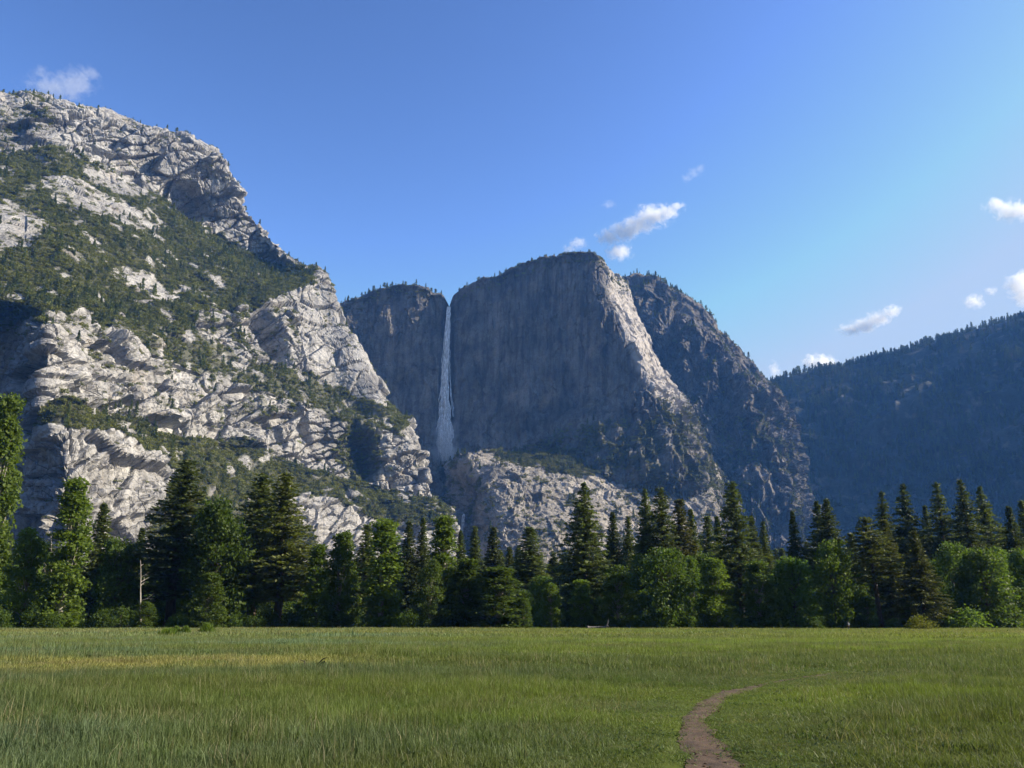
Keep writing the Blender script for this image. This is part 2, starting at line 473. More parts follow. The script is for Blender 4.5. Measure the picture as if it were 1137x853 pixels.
# ---- the waterfall wall and its tower
WALL = [
 [(330,694,1878),(390,694,1876),(440,694,1874),(485,694,1880),(500,694,1900),(512,694,1900),(560,694,1900),(620,694,1900),(690,694,1900),(745,694,1900),(805,694,1880),(815,694,2050)],
 [(330,620,1908),(390,620,1906),(440,620,1904),(485,620,1910),(500,620,1930),(512,620,1930),(560,620,1920),(620,600,1920),(690,600,1920),(745,598,1910),(795,600,1890),(803,600,2050)],
 [(330,560,1928),(390,560,1926),(440,560,1924),(482,560,1930),(498,560,1980),(510,558,1950),(555,545,1940),(620,535,1860),(695,535,1810),(752,525,1840),(793,548,1910),(800,548,2060)],
 [(330,518,1983),(395,518,1981),(440,518,1979),(478,518,1985),(492,516,2055),(506,512,2000),(552,500,1965),(622,488,1900),(692,470,1860),(735,466,1860),(763,488,1930),(771,488,2080)],
 [(335,470,2003),(395,470,2001),(440,470,1999),(480,470,2005),(493,468,2070),(507,465,2020),(556,460,1985),(625,450,1950),(690,430,1910),(718,420,1900),(741,440,1970),(749,440,2090)],
 [(340,420,2033),(392,420,2031),(440,420,2029),(485,418,2035),(496,416,2085),(508,415,2045),(558,408,2015),(620,398,1980),(678,375,1925),(700,372,1925),(713,383,2010),(721,383,2150)],
 [(345,375,2048),(392,370,2046),(440,365,2044),(489,368,2050),(498,366,2095),(507,365,2060),(560,355,2030),(616,345,2000),(662,328,1955),(682,330,1965),(697,345,2070),(705,345,2220)],
 [(350,354,2063),(392,340,2061),(440,322,2059),(489,334,2065),(498.5,343,2100),(505,338,2075),(556,310,2050),(612,293,2020),(653,287,1985),(668,296,1990),(686,316,2110),(691,316,2270)],
 [(352,350,2078),(396,334,2076),(446,318,2074),(490,329,2080),(499,341,2115),(507,328,2090),(560,304,2065),(614,287,2035),(650,281,2005),(664,288,2015),(681,308,2140),(685,308,2300)],
 [(350,365,2400),(396,350,2400),(446,338,2400),(490,342,2400),(499,350,2400),(507,346,2400),(560,325,2400),(614,310,2400),(650,305,2400),(662,312,2400),(674,330,2400),(678,330,2450)],
]
def wall_dens(P, U, N):
    x, y = U[:, 0], U[:, 1]
    nz = perlin(P/40, 225)+.5*perlin(P/16, 226)
    ya = y+16*perlin(P/55, 227)+7*perlin(P/18, 228)
    d = .8*smooth(0, 26, ya-np.interp(x, [520, 545, 570, 605, 640, 690, 720, 760], [560, 525, 496, 478, 468, 462, 440, 440]))*smooth(-.5, .25, nz)
    top = np.interp(x, [380, 450, 490, 499, 507, 560, 612, 652, 668, 690], [342, 318, 331, 342, 332, 306, 290, 283, 291, 322])
    return np.where((y < top+9) & (np.abs(x-499) > 10), .18, d)

def wall_disp(P, uv, N):
    x, y = uv[:, 0], uv[:, 1]
    W = P + 10*np.stack([perlin(P/60, 60), perlin(P/60, 61), 0*P[:, 0]], -1)
    S = np.array([1/70, 1/70, 1/330])
    low = smooth(470, 530, y) + smooth(690, 740, x)*smooth(400, 450, y)
    low = np.clip(low, 0, 1)
    d = 6*fbm(W*S, 3, 3) + (4.0+6*low)*ridged(W*np.array([1/26, 1/26, 1/190]), 3, 7)
    g1, c1, t1 = cells(W/np.array([34, 34, 170]), 14)
    g2, c2, t2 = cells(W/np.array([17, 17, 34]), 15)
    g3, c3, t3 = cells(W/np.array([9, 9, 8]), 16)
    d += (9+9*low)*(c1+.6*t1)*.8 + (4.2+4*low)*(c2+.6*t2) + (0.9+2.2*low)*(c3+.8*t3)
    d += 0.9*fbm(P/9, 3, 21) + 9*low*fbm(P/60, 3, 22)
    # broad fluting of the tower
    d += 7*smooth(505, 540, x)*np.sin(P[:, 0]/23+2.2*perlin(P/120, 66))*(1-low)*.5
    edge = smooth(488, 497, x)*(1-smooth(500, 509, x))*(y < 530)
    return d*(1-.7*edge)
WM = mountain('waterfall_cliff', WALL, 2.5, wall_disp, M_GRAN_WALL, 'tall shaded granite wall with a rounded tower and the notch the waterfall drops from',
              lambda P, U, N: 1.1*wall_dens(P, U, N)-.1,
              lambda P, U, N: .75*smooth(0, 12, U[:, 0]-np.interp(U[:, 1], [283, 345, 390, 430, 500], [661, 678, 693, 711, 760])+5*perlin(P/20, 250))*(1-smooth(430, 520, U[:, 1])))  # sunlit edge painted paler against the darkened shaded wall

# ---- the sunlit apron in front of the wall
APRON = [
 [(484,694,1760),(496,694,1700),(524,694,1500),(560,694,1450),(620,694,1500),(700,694,1590),(770,694,1690),(806,694,1750),(812,694,1900)],
 [(494,640,1800),(510,640,1720),(538,640,1545),(570,640,1510),(625,640,1550),(705,640,1640),(770,640,1720),(799,640,1780),(804,640,1920)],
 [(502,575,1850),(520,578,1780),(545,580,1610),(575,582,1590),(635,585,1630),(708,590,1710),(765,590,1785),(795,590,1830),(801,590,1950)],
 [(498,548,1880),(521,545,1815),(536,540,1700),(570,540,1680),(640,545,1710),(710,560,1780),(768,550,1850),(795,552,1880),(801,552,1990)],
 [(494,522,1900),(502,520,1860),(520,515,1800),(555,512,1790),(630,520,1800),(705,536,1840),(762,522,1890),(788,532,1910),(798,536,2010)],
 [(490,516,2000),(500,511,1960),(522,506,1940),(556,501,1930),(630,498,1920),(705,503,1925),(752,503,1940),(777,513,1950),(790,518,2020)],
]
V_APRON = [(545,507),(580,492),(640,492),(700,492),(745,488),(782,515),(792,545),(765,535),(720,548),(690,527),(640,532),(580,517)]
def apron_dens(P, U, N):
    nz = perlin(P/36, 215)+.5*perlin(P/14, 216)
    d = .02+.28*smooth(.1, .55, nz)
    return np.where(in_poly(U[:, 0]+5*perlin(P/14, 217), U[:, 1]+4*perlin(P/14, 218), V_APRON), .95*smooth(-.8, -.3, nz), d)

def apron_disp(P, uv, N):
    W = P + 8*np.stack([perlin(P/50, 70), perlin(P/50, 71), perlin(P/50, 72)], -1)
    Q = W @ np.array(Matrix.Rotation(R(-25), 3, 'Y')).T
    d = 14*fbm(P/110, 2, 31) + 3*ridged(Q/50, 2, 33)
    g1, c1, t1 = cells(Q/np.array([44, 44, 26]), 34)
    g2, c2, t2 = cells(Q/np.array([17, 17, 10]), 35)
    g3, c3, t3 = cells(Q/np.array([8, 8, 6]), 36)
    m = smooth(-.3, .3, perlin(P/70, 38))
    return d + 11*c1+4*t1+(.3+.7*m)*(6*c2+1.8*t2+2.6*c3+.8*t3) - 1.5*fbm(P/9, 3, 37)
AM = mountain('granite_apron', APRON, 2.3, apron_disp, M_GRAN_BROKEN, 'broken pale granite apron below the waterfall wall, sunlit, with a dark gully beside it',
              lambda P, U, N: 1.2*apron_dens(P, U, N)-.1)

# ---- the brown peak behind the tower
PEAK = [
 [(760,694,2130),(790,694,2110),(815,694,2100),(840,694,2100),(865,694,2100),(885,694,2110),(910,694,2130),(931,694,2140),(969,694,2180),(984,694,2480)],
 [(760,600,2250),(780,600,2230),(806,600,2220),(832,600,2210),(855,600,2200),(875,595,2200),(880,590,2210),(890,590,2240),(902,590,2280),(912,590,2580)],
 [(740,545,2320),(770,545,2300),(798,543,2290),(822,540,2270),(846,536,2260),(863,530,2260),(866,528,2270),(870,532,2290),(876,540,2330),(884,540,2600)],
 [(720,490,2380),(752,488,2360),(782,486,2340),(808,484,2320),(830,480,2310),(843,478,2310),(852,480,2320),(860,485,2330),(870,495,2370),(876,495,2620)],
 [(700,440,2450),(730,440,2430),(760,438,2400),(785,436,2380),(808,435,2370),(828,438,2370),(846,445,2380),(856,452,2410),(866,462,2450),(872,462,2660)],
 [(680,380,2510),(712,375,2490),(740,375,2460),(764,378,2440),(787,386,2435),(808,400,2440),(828,415,2460),(842,428,2490),(853,440,2530),(860,440,2710)],
 [(660,330,2570),(695,322,2550),(720,318,2520),(746,330,2500),(775,350,2490),(796,373,2495),(818,396,2510),(836,416,2550),(849,431,2600),(856,434,2780)],
 [(655,322,2600),(693,314,2580),(718,310,2555),(746,322,2540),(775,343,2530),(797,368,2535),(820,391,2550),(838,413,2585),(850,428,2630),(856,432,2800)],
 [(655,340,2980),(690,335,2980),(715,333,2980),(742,345,2980),(770,366,2980),(790,390,2980),(812,410,2980),(830,428,2980),(845,440,2980),(850,445,3030)],
]
def peak_dens(P, U, N):
    x, y = U[:, 0], U[:, 1]
    nz = perlin(P/55, 235)+.5*perlin(P/20, 236)
    d = .03*smooth(.1, .5, nz)+.7*smooth(.40, .7, N[:, 2])*smooth(-.1, .4, nz)
    d = np.where((y > 470), .4*smooth(-.2, .4, nz), d)
    return d

def peak_disp(P, uv, N):
    W = P + 14*np.stack([perlin(P/70, 80), perlin(P/70, 81), 0.5*perlin(P/70, 82)], -1)
    d = 20*fbm(W*np.array([1/120, 1/120, 1/300]), 3, 41) + 25*ridged(W*np.array([1/75, 1/75, 1/340]), 3, 43)
    g1, c1, t1 = cells(W/np.array([42, 42, 90]), 44)
    g2, c2, t2 = cells(W/np.array([17, 17, 26]), 45)
    g3, c3, t3 = cells(W/np.array([9, 9, 9]), 46)
    d += 20*c1+14*t1+11*c2+9*t2+4*c3+3.5*t3 + 2*fbm(P/10, 3, 47)
    top = smooth(0, 25, uv[:, 1]-310-np.maximum(0, uv[:, 0]-716)*.87)
    return d*(0.35+.65*np.clip(top, 0, 1))
PM = mountain('rocky_peak', PEAK, 2.9, peak_disp, M_GRAN_PEAK, 'brown buttressed rock peak standing behind the sunlit edge of the waterfall tower',
              lambda P, U, N: 1.1*peak_dens(P, U, N)-.1)

# ---- the forested mountain in shade
RIGHT = [
 [(770,694,2550),(850,694,2500),(900,694,2430),(960,694,2350),(1050,694,2200),(1140,694,2020),(1290,694,1800),(1400,694,1650),(1700,694,1320)],
 [(770,600,2650),(850,600,2600),(900,600,2530),(960,600,2450),(1050,595,2310),(1140,590,2140),(1290,585,1920),(1400,580,1780),(1700,570,1450)],
 [(775,520,2830),(850,520,2780),(900,515,2710),(960,510,2640),(1050,500,2500),(1140,488,2350),(1290,470,2140),(1400,460,2000),(1700,450,1670)],
 [(780,468,3020),(850,465,2980),(900,455,2920),(960,447,2850),(1050,428,2720),(1140,408,2570),(1290,380,2370),(1400,370,2200),(1700,360,1870)],
 [(800,436,3200),(850,430,3180),(900,415,3120),(960,404,3050),(1050,379,2930),(1140,355,2800),(1290,325,2600),(1400,310,2450),(1700,300,2120)],
 [(800,440,3500),(850,437,3480),(900,424,3430),(960,413,3370),(1050,390,3250),(1140,365,3120),(1290,340,2950),(1400,325,2800),(1700,315,2470)],
]
def right_disp(P, uv, N):
    d = 34*fbm(P/260, 3, 91) + 30*ridged(P*np.array([1/170, 1/170, 1/700]), 3, 93) + 5*fbm(P/30, 3, 95)
    top = smooth(0, 60, uv[:, 1]-(430-(uv[:, 0]-850)*.26))
    return d*(0.2+.8*top)
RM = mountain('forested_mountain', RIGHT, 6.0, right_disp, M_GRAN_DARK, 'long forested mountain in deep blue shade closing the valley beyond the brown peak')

# ---- the valley's other walls, behind and beside the meadow: unseen, set close to cut sky light on the shaded cliffs
def far_wall(name, pts, h, depth, label, mat, step=40):
    """a forested valley side following the ground line pts, rising h metres over depth metres to the right of it"""
    pts = np.array(pts, float)
    L = np.concatenate([[0], np.cumsum(np.linalg.norm(np.diff(pts, axis=0), axis=1))])
    s = np.linspace(0, L[-1], int(L[-1]/step))
    x = np.interp(s, L, pts[:, 0]); y = np.interp(s, L, pts[:, 1])
    tx, ty = np.gradient(x), np.gradient(y); q = np.hypot(tx, ty)
    nx, ny = ty/q, -tx/q
    t = np.linspace(0, 1.3, 45)
    prof = np.where(t < 1, t**1.15, 1-(t-1)*1.2)
    X = x[None]+nx[None]*t[:, None]*depth; Y = y[None]+ny[None]*t[:, None]*depth
    hh = h*(1+.22*perlin(np.stack([s/700, 0*s, 0*s+3.3], -1), 97))
    Z = -3+prof[:, None]*hh[None]
    P = np.stack([X, Y, Z], -1); sh = P.shape
    F = P.reshape(-1, 3)
    d = 45*fbm(F/330, 4, 98)*np.repeat(np.clip(t*3, 0, 1), len(s))
    F = F + np.stack([-np.tile(nx, len(t)), -np.tile(ny, len(t)), 0.6+0*d], -1)*d[:, None]
    o = mesh_obj(name, F, grid_faces(*sh[:2]), mat)
    return props(o, label, kind='structure')
far_wall('unseen_valley_side', [(3200, -420), (1600, -460), (0, -340), (-1000, -360), (-1700, -200), (-2000, 500), (-1900, 1100), (-1500, 1500)][::-1], 1100, 700,
         'unseen forested opposite side of the valley behind the meadow, blocking low sky light', M_GRAN_DARK)
# ------------------------------------------------------------------ foliage builders
def quads(c, a, b):
    """flat leaf sprays: centre c, half axes a and b (n x 3 each), as kites"""
    n = len(c)
    V = np.stack([c-a, c+b*1.0-a*.1, c+a, c-b*1.0-a*.1], 1).reshape(-1, 3)
    return V, np.arange(4*n).reshape(n, 4)

def rand_dirs(rng, n):
    v = rng.normal(size=(n, 3)); return v/np.linalg.norm(v, axis=1)[:, None]

def unit(v): return v/(np.linalg.norm(v, axis=1)[:, None]+1e-9)

def leaf_cloud(rng, c, size):
    n = len(c)
    a = rand_dirs(rng, n); t = rand_dirs(rng, n); b = unit(np.cross(a, t))
    s = (size*rng.uniform(.6, 1.35, n))[:, None]
    return quads(c, a*s*.5, b*s*.36)

def tube(pts, rad, k=7):
    pts = np.asarray(pts, float); rad = np.asarray(rad, float)
    d = np.gradient(pts, axis=0); d = unit(d)
    ref = np.where(np.abs(d[:, 2:3]) > .9, np.array([[1., 0, 0]]), np.array([[0, 0, 1.]]))
    u = unit(np.cross(d, ref)); w = np.cross(d, u)
    th = np.linspace(0, 2*np.pi, k, endpoint=False)
    V = pts[:, None]+rad[:, None, None]*(np.cos(th)[None, :, None]*u[:, None]+np.sin(th)[None, :, None]*w[:, None])
    n = len(pts); F = []
    for i in range(n-1):
        for j in range(k):
            F.append((i*k+j, i*k+(j+1) % k, (i+1)*k+(j+1) % k, (i+1)*k+j))
    return V.reshape(-1, 3), np.array(F)

def join(parts):
    V, F, o = [], [], 0
    for v, f in parts:
        V.append(v); F.append(f+o); o += len(v)
    return np.concatenate(V), np.concatenate(F)

def conifer(seed, H, Rm, bare=.12, gap=.0, droop=.25, dens=1.0, leaf=.8, shape=.85, step=.85):
    """a conifer H tall with a crown radius Rm: wood mesh and crown mesh"""
    rng = np.random.default_rng(seed)
    wood, cs, As, Bs = [], [], [], []
    z = np.linspace(0, H, 14)
    bend = np.cumsum(rng.normal(0, .05, (14, 2)), 0)*H/40
    sp = np.stack([bend[:, 0], bend[:, 1], z], -1)
    wood.append(tube(sp, H*.0125*(1-z/H)**.8+.05+.25*H/45*np.exp(-z/(H*.02)), 8))
    zz = H*bare
    side = rng.uniform(0, 6.28)
    while zz < H*.995:
        t = (zz-H*bare)/(H*(1-bare))
        prof = (1-t)**shape*min(1, .5+t*4)
        nb = max(3, int(round((7+3*(1-t))*dens)))
        ph = rng.uniform(0, 6.28)
        for k in range(nb):
            if rng.random() < gap: continue
            L = Rm*prof*rng.uniform(.55, 1.15)*(1+.12*math.cos(ph+k*6.28/nb-side))+.25
            th = ph+k*6.28/nb+rng.normal(0, .25)
            up = rng.normal(.12, .12)+.55*t**2
            m = max(2, int(L/(.42*leaf/.8)))
            s = np.linspace(.12, 1, m)
            out = np.array([math.cos(th), math.sin(th), 0])
            zc = zz+L*(up*s-droop*s*s)+rng.normal(0, .15)
            bx, by = np.interp(zz, z, bend[:, 0]), np.interp(zz, z, bend[:, 1])
            p = np.stack([bx+out[0]*L*s, by+out[1]*L*s, zc], -1)
            if L > 1.2: wood.append(tube(np.stack([[bx, by, zz], p[m//2], p[-1]]), [.07+.02*L/4, .045, .015], 3))
            for rep in range(4):
                q = p+rng.normal(0, .16+.05*L*0, p.shape)+np.array([-out[1], out[0], 0])*(rng.uniform(-.30, .30, (m, 1))*(.5+.7*s[:, None])*min(L, 3)*.5)
                dirs = unit(np.stack([np.full(m, out[0]), np.full(m, out[1]), up-2*droop*s], -1)+rng.normal(0, .75, (m, 3))+np.array([0, 0, .25]))
                w = unit(np.cross(dirs, rand_dirs(rng, m)*1.2+np.array([0, 0, 1.])))
                sz = leaf*rng.uniform(.6, 1.25, (m, 1))
                cs.append(q); As.append(dirs*sz*.5); Bs.append(w*sz*.30)
        zz += step*rng.uniform(.7, 1.3)*(1-.35*t)
    crown = quads(np.concatenate(cs), np.concatenate(As), np.concatenate(Bs))
    return join(wood), crown

def broadleaf(seed, H, Rm, base=.05, n_cl=70, per=70, leaf=.42, round_=1.0, cl=.16, wood_k=1.0, taper=.4):
    """a broadleaved tree: trunk and limbs, and leaf clusters spread through an uneven crown"""
    rng = np.random.default_rng(seed)
    parts, C = [], []
    z = np.linspace(0, H*.8, 8)
    sp = np.stack([np.cumsum(rng.normal(0, .10, 8)), np.cumsum(rng.normal(0, .10, 8)), z], -1)*np.array([H/20, H/20, 1])
    parts.append(tube(sp, wood_k*(H*.014*(1-z/H)+.03), 8))
    lob = rng.uniform(.72, 1.2, 12)
    while len(C) < n_cl:
        u = rng.uniform(-1, 1); th = rng.uniform(0, 6.28)
        r = rng.uniform(.06, 1)**.55
        h = (u+1)/2
        env = (np.sin(np.pi*np.clip(h*.93+.05, 0, 1))**(.55*round_))*(1-taper*h)
        env *= lob[int(th/6.2832*6)]*.6+lob[6+int(h*5.99)]*.4
        C.append([math.cos(th)*r*Rm*env, math.sin(th)*r*Rm*env, H*(base+(1-base)*h)*(.97+.03*r)])
    C = np.array(C)
    for p in C[::3]:
        zc = max(H*.05, p[2]*.62)
        b = np.array([np.interp(zc, z, sp[:, 0]), np.interp(zc, z, sp[:, 1]), zc])
        m = (b+p)/2+np.array([0, 0, -.03*H])*rng.uniform(0, 1)
        parts.append(tube(np.stack([b, m, p]), [H*.005*wood_k, H*.003*wood_k, .02], 4))
    sz = np.array([Rm*cl*2.0, Rm*cl*2.0, Rm*cl*1.75])
    pts = []
    for p in C:
        k = int(per*rng.uniform(.6, 1.4)); s = rng.uniform(.65, 1.3)
        v = rand_dirs(rng, k)*(rng.uniform(.1, 1, (k, 1))**.5)*sz*s
        pts.append(p+v)
    pts = np.concatenate(pts)
    pts[:, 2] = np.maximum(pts[:, 2], .15)
    return join(parts), leaf_cloud(rng, pts, leaf)

def bushling(seed, r, n, leaf, flat=.7):
    rng = np.random.default_rng(seed)
    k = 6
    cc = rng.normal(0, .42, (k, 3))*r; cc[:, 2] = np.abs(cc[:, 2])*flat
    i = rng.integers(0, k, n)
    p = cc[i]+rand_dirs(rng, n)*(rng.uniform(.3, 1, (n, 1))**.4)*r*.55*np.array([1, 1, flat+.15])
    p[:, 2] = np.abs(p[:, 2])
    return leaf_cloud(rng, p, leaf)

M_PINE = leaf_mat('pine_needles', (0.060, 0.080, 0.026), (0.130, 0.150, 0.050), 0.32)
M_LEAF = leaf_mat('green_leaves', (0.070, 0.112, 0.020), (0.135, 0.190, 0.038), 0.45)
M_FAR = leaf_mat('slope_foliage', (0.098, 0.104, 0.026), (0.165, 0.160, 0.046), 0.3, True)
M_BARK = bark_mat('rough_bark', (0.045, 0.032, 0.022), (0.13, 0.09, 0.06))
M_PALEBARK = bark_mat('pale_bark', (0.20, 0.18, 0.15), (0.42, 0.38, 0.32), 3, .5)
M_DEAD = bark_mat('weathered_wood', (0.22, 0.19, 0.15), (0.46, 0.42, 0.36), 3, .4)

# ------------------------------------------------------------------ planting the slopes (brush and woods nobody could count)
def scatter_group():
    g = bpy.data.node_groups.new('scatter', 'GeometryNodeTree')
    g.interface.new_socket('Geometry', in_out='INPUT', socket_type='NodeSocketGeometry')
    g.interface.new_socket('Plants', in_out='INPUT', socket_type='NodeSocketCollection')
    g.interface.new_socket('Geometry', in_out='OUTPUT', socket_type='NodeSocketGeometry')
    N, L = g.nodes, g.links
    gi, go = N.new('NodeGroupInput'), N.new('NodeGroupOutput')
    ci = N.new('GeometryNodeCollectionInfo'); ci.inputs['Separate Children'].default_value = True; ci.inputs['Reset Children'].default_value = True
    L.new(gi.outputs['Plants'], ci.inputs['Collection'])
    ip = N.new('GeometryNodeInstanceOnPoints'); ip.inputs['Pick Instance'].default_value = True
    L.new(gi.outputs['Geometry'], ip.inputs['Points']); L.new(ci.outputs[0], ip.inputs['Instance'])
    for nm, ty, sk in (('idx', 'INT', 'Instance Index'), ('rot', 'FLOAT_VECTOR', 'Rotation'), ('scl', 'FLOAT_VECTOR', 'Scale')):
        a = N.new('GeometryNodeInputNamedAttribute'); a.data_type = ty; a.inputs['Name'].default_value = nm
        L.new(a.outputs['Attribute'], ip.inputs[sk])
    L.new(ip.outputs[0], go.inputs[0])
    return g
SCATTER = scatter_group()

def scatter(name, P, rot, scl, idx, tint, protos, label):
    me = bpy.data.meshes.new(name)
    me.vertices.add(len(P)); me.vertices.foreach_set('co', np.asarray(P, np.float32).ravel())
    for nm, ty, dat, key in (('idx', 'INT', np.asarray(idx, np.int32), 'value'), ('rot', 'FLOAT_VECTOR', np.asarray(rot, np.float32).ravel(), 'vector'),
                             ('scl', 'FLOAT_VECTOR', np.asarray(scl, np.float32).ravel(), 'vector'),
                             ('tint', 'FLOAT_COLOR', np.concatenate([np.asarray(tint, np.float32), np.ones((len(P), 1), np.float32)], 1).ravel(), 'color')):
        a = me.attributes.new(nm, ty, 'POINT'); a.data.foreach_set(key, dat)
    o = bpy.data.objects.new(name, me); col.objects.link(o)
    md = o.modifiers.new('scatter', 'NODES'); md.node_group = SCATTER
    md[[s.identifier for s in SCATTER.interface.items_tree if s.name == 'Plants'][0]] = protos
    return props(o, label, kind='stuff')

def proto_collection(name, items):
    c = bpy.data.collections.new(name)
    for k, (V, F, m) in enumerate(items):
        o = mesh_obj('%s_%d' % (name, k), V, F, m, link=False)
        c.objects.link(o)
    return c

def small_conifer(seed, H=10.0):
    w, c = conifer(seed, H, H*(.2+.03*(seed % 3)), .03, .08, .3, .75, 1.35, 1.15, 1.1)
    return c
slope_items = []
for k in range(4):
    slope_items.append((*bushling(100+k, 3.4, 150, 1.15), M_FAR))
for k in range(4):
    slope_items.append((*small_conifer(120+k), M_FAR))
SLOPE = proto_collection('slope_plant', slope_items)     # 0-3 bushes, 4-7 conifers

def plant_slope(name, M, n, dens, tree_share, size, label, seed, col_a=(1, 1, 1), col_b=(1, 1, 1), sink=.3):
    rng = np.random.default_rng(seed)
    G, uv, nm = M['G'], M['uv'], M['n']
    nr, nc = G.shape[:2]
    r = rng.uniform(0, nr-1.001, n); c = rng.uniform(0, nc-1.001, n)
    i, j = r.astype(int), c.astype(int); fr, fc = (r-i)[:, None], (c-j)[:, None]
    lerp = lambda A: (A[i, j]*(1-fr)*(1-fc)+A[i+1, j]*fr*(1-fc)+A[i, j+1]*(1-fr)*fc+A[i+1, j+1]*fr*fc)
    P, U, Nn = lerp(G), lerp(uv), nm[i, j]
    keep = rng.random(n) < dens(P, U, Nn)
    P, U = P[keep], U[keep]; m = len(P)
    ts = tree_share(U) if callable(tree_share) else np.full(m, tree_share)
    is_tree = rng.random(m) < ts
    idx = np.where(is_tree, rng.integers(4, 8, m), rng.integers(0, 4, m))
    s = rng.uniform(*size, m)*np.where(is_tree, rng.uniform(.7, 1.25, m), 1)
    scl = np.stack([s*rng.uniform(.85, 1.15, m), s*rng.uniform(.85, 1.15, m), s*np.where(is_tree, 1.1, rng.uniform(.7, 1.2, m))], -1)
    rot = np.zeros((m, 3)); rot[:, 2] = rng.uniform(0, 6.28, m)
    k = np.clip(.5+.9*perlin(P/45, seed)+rng.normal(0, .15, m), 0, 1)[:, None]
    tint = np.array(col_a)*(1-k)+np.array(col_b)*k
    tint = np.where(is_tree[:, None], tint*np.array([.62, .74, .72]), tint)
    P = P-np.array([0, 0, sink])
    return scatter(name, P, rot, scl, idx, tint, SLOPE, label)

plant_slope('slope_brush', LM, 120000, left_dens, lambda U: np.where(U[:, 1] < 350, .07, .05), (.6, 1.5), 'olive green brush and small trees on the ledges of the sunlit granite mountain', 301,
            (.92, 1.0, .74), (1.16, 1.22, .82))
plant_slope('apron_brush', AM, 34000, apron_dens, .06, (.8, 1.7), 'green brush band above the sunlit granite apron', 302, (.85, .9, .75), (1.1, 1.08, .8))
plant_slope('wall_brush', WM, 50000, wall_dens, .08, (.7, 1.5), 'dark brush on the ramps under the shaded waterfall wall', 303, (.8, .85, .75), (1, 1, .8))
plant_slope('peak_brush', PM, 45000, peak_dens, .25, (.8, 1.7), 'brush and small trees clinging to the ledges of the brown peak', 304, (.8, .85, .7), (1, 1, .8))
plant_slope('mountain_woods', RM, 22000, lambda P, U, N: .08+.85*smooth(-.3, .25, perlin(P*np.array([1/130, 1/130, 1/300]), 245)+.4*perlin(P/50, 246)), .92, (1.3, 2.4), 'dense dark conifer woods covering the blue shaded mountain', 305, (.5, .55, .5), (.8, .8, .7))

# ------------------------------------------------------------------ single trees along the skylines
def ridge_point(M, px):
    G = M['G']; e = (G[..., 2]-EYE)/G[..., 1]
    r = e.argmax(0); cc = np.arange(G.shape[1]); T = G[r, cc]
    dy = CT*T[:, 1]+ST*(T[:, 2]-EYE)
    x = 568.5+FPX*T[:, 0]/dy
    k = np.abs(x-px).argmin()
    return T[k]
rp_meshes = []
for k in range(5):
    w, c = conifer(140+k, 10.0, (1.9, 1.5, 2.4, 1.7, 2.8)[k], (.08, .05, .25, .1, .35)[k], .15, .25, .7, 1.2, (1.1, 1.2, .9, 1.0, .6)[k], 1.05)
    rp_meshes.append(mesh_obj('ridge_pine', *c, M_PINE, link=False).data)
    rp_meshes[-1].name = 'ridge_pine_mesh'
rng = np.random.default_rng(77)
def skyline(M, pxs, hpx, label, group):
    for px in pxs:
        if rng.random() < .12: continue
        px = px+rng.normal(0, 2.2)
        p = ridge_point(M, px+rng.uniform(-1.5, 1.5))
        o = bpy.data.objects.new('ridge_pine', rp_meshes[rng.integers(0, 5)])
        h = (hpx[0]+(hpx[1]-hpx[0])*rng.random()**1.5)*p[1]/FPX/10.0
        o.location = p-np.array([0, -3.0, 1.5]); o.scale = (h*rng.uniform(.9, 1.3), h*rng.uniform(.9, 1.3), h); o.rotation_euler = (0, 0, rng.uniform(0, 6))
        o.color = (1, 1, 1, 1)
        col.objects.link(o)
        props(o, label, 'tree', group)
skyline(RM, np.arange(856, 1142, 2.3), (5, 11), 'small dark conifer on the long wooded skyline of the blue shaded mountain', 'conifers along the shaded mountain skyline')
skyline(LM, [2, 7, 14, 20, 24, 32, 37, 51, 57, 61, 66, 78, 88, 98, 106, 119, 124, 129, 139, 150, 160, 170, 184, 196, 212, 222, 238], (3, 8), 'small pine on the rim of the sunlit grey mountain', 'pines on the rim of the sunlit mountain')
skyline(LM, [252, 262, 270, 281, 290, 300, 312, 322, 331, 338, 346, 356, 362], (3, 8), 'small conifer on the descending crest of the sunlit grey mountain', 'conifers down the crest of the sunlit mountain')
skyline(WM, [381, 385, 388, 391, 394, 399, 402, 406, 411, 416, 420, 423, 427, 432, 436, 441, 447, 452, 458, 464, 470, 477, 484], (4, 9), 'small pine on the shaded rim beside the top of the waterfall', 'pines on the rim beside the waterfall top')
skyline(WM, [512, 520, 531, 541, 549, 556, 566, 575, 590, 603, 609, 616, 627, 637, 645, 655], (3, 6), 'tiny tree on the flat top of the waterfall tower', 'trees on top of the tower')
skyline(PM, list(range(696, 846, 4)), (3, 8), 'small tree on the skyline of the brown peak behind the tower', 'trees on the skyline of the brown peak')
# ------------------------------------------------------------------ the meadow
PATH_L = [(-40,905),(722,885),(768,853),(766,838),(758,825),(757,815),(760,803),(758,795),(772,786),(777,778),(791,770),(800,766)]
PATH_R = [(20,905),(868,885),(826,853),(811,838),(799,825),(790,815),(784,803),(779,795),(794,786),(798,778),(807,770),(818,766)]
PATH_L, PATH_R = PATH_L[1:], PATH_R[1:]
pl = np.array([on_ground(*p) for p in PATH_L]); pr = np.array([on_ground(*p) for p in PATH_R])
path_c = (pl+pr)/2; path_w = np.linalg.norm((pr-pl)[:, :2], axis=1)/2
path_w[-1] = max(path_w[-1], .3); path_w *= 1.2
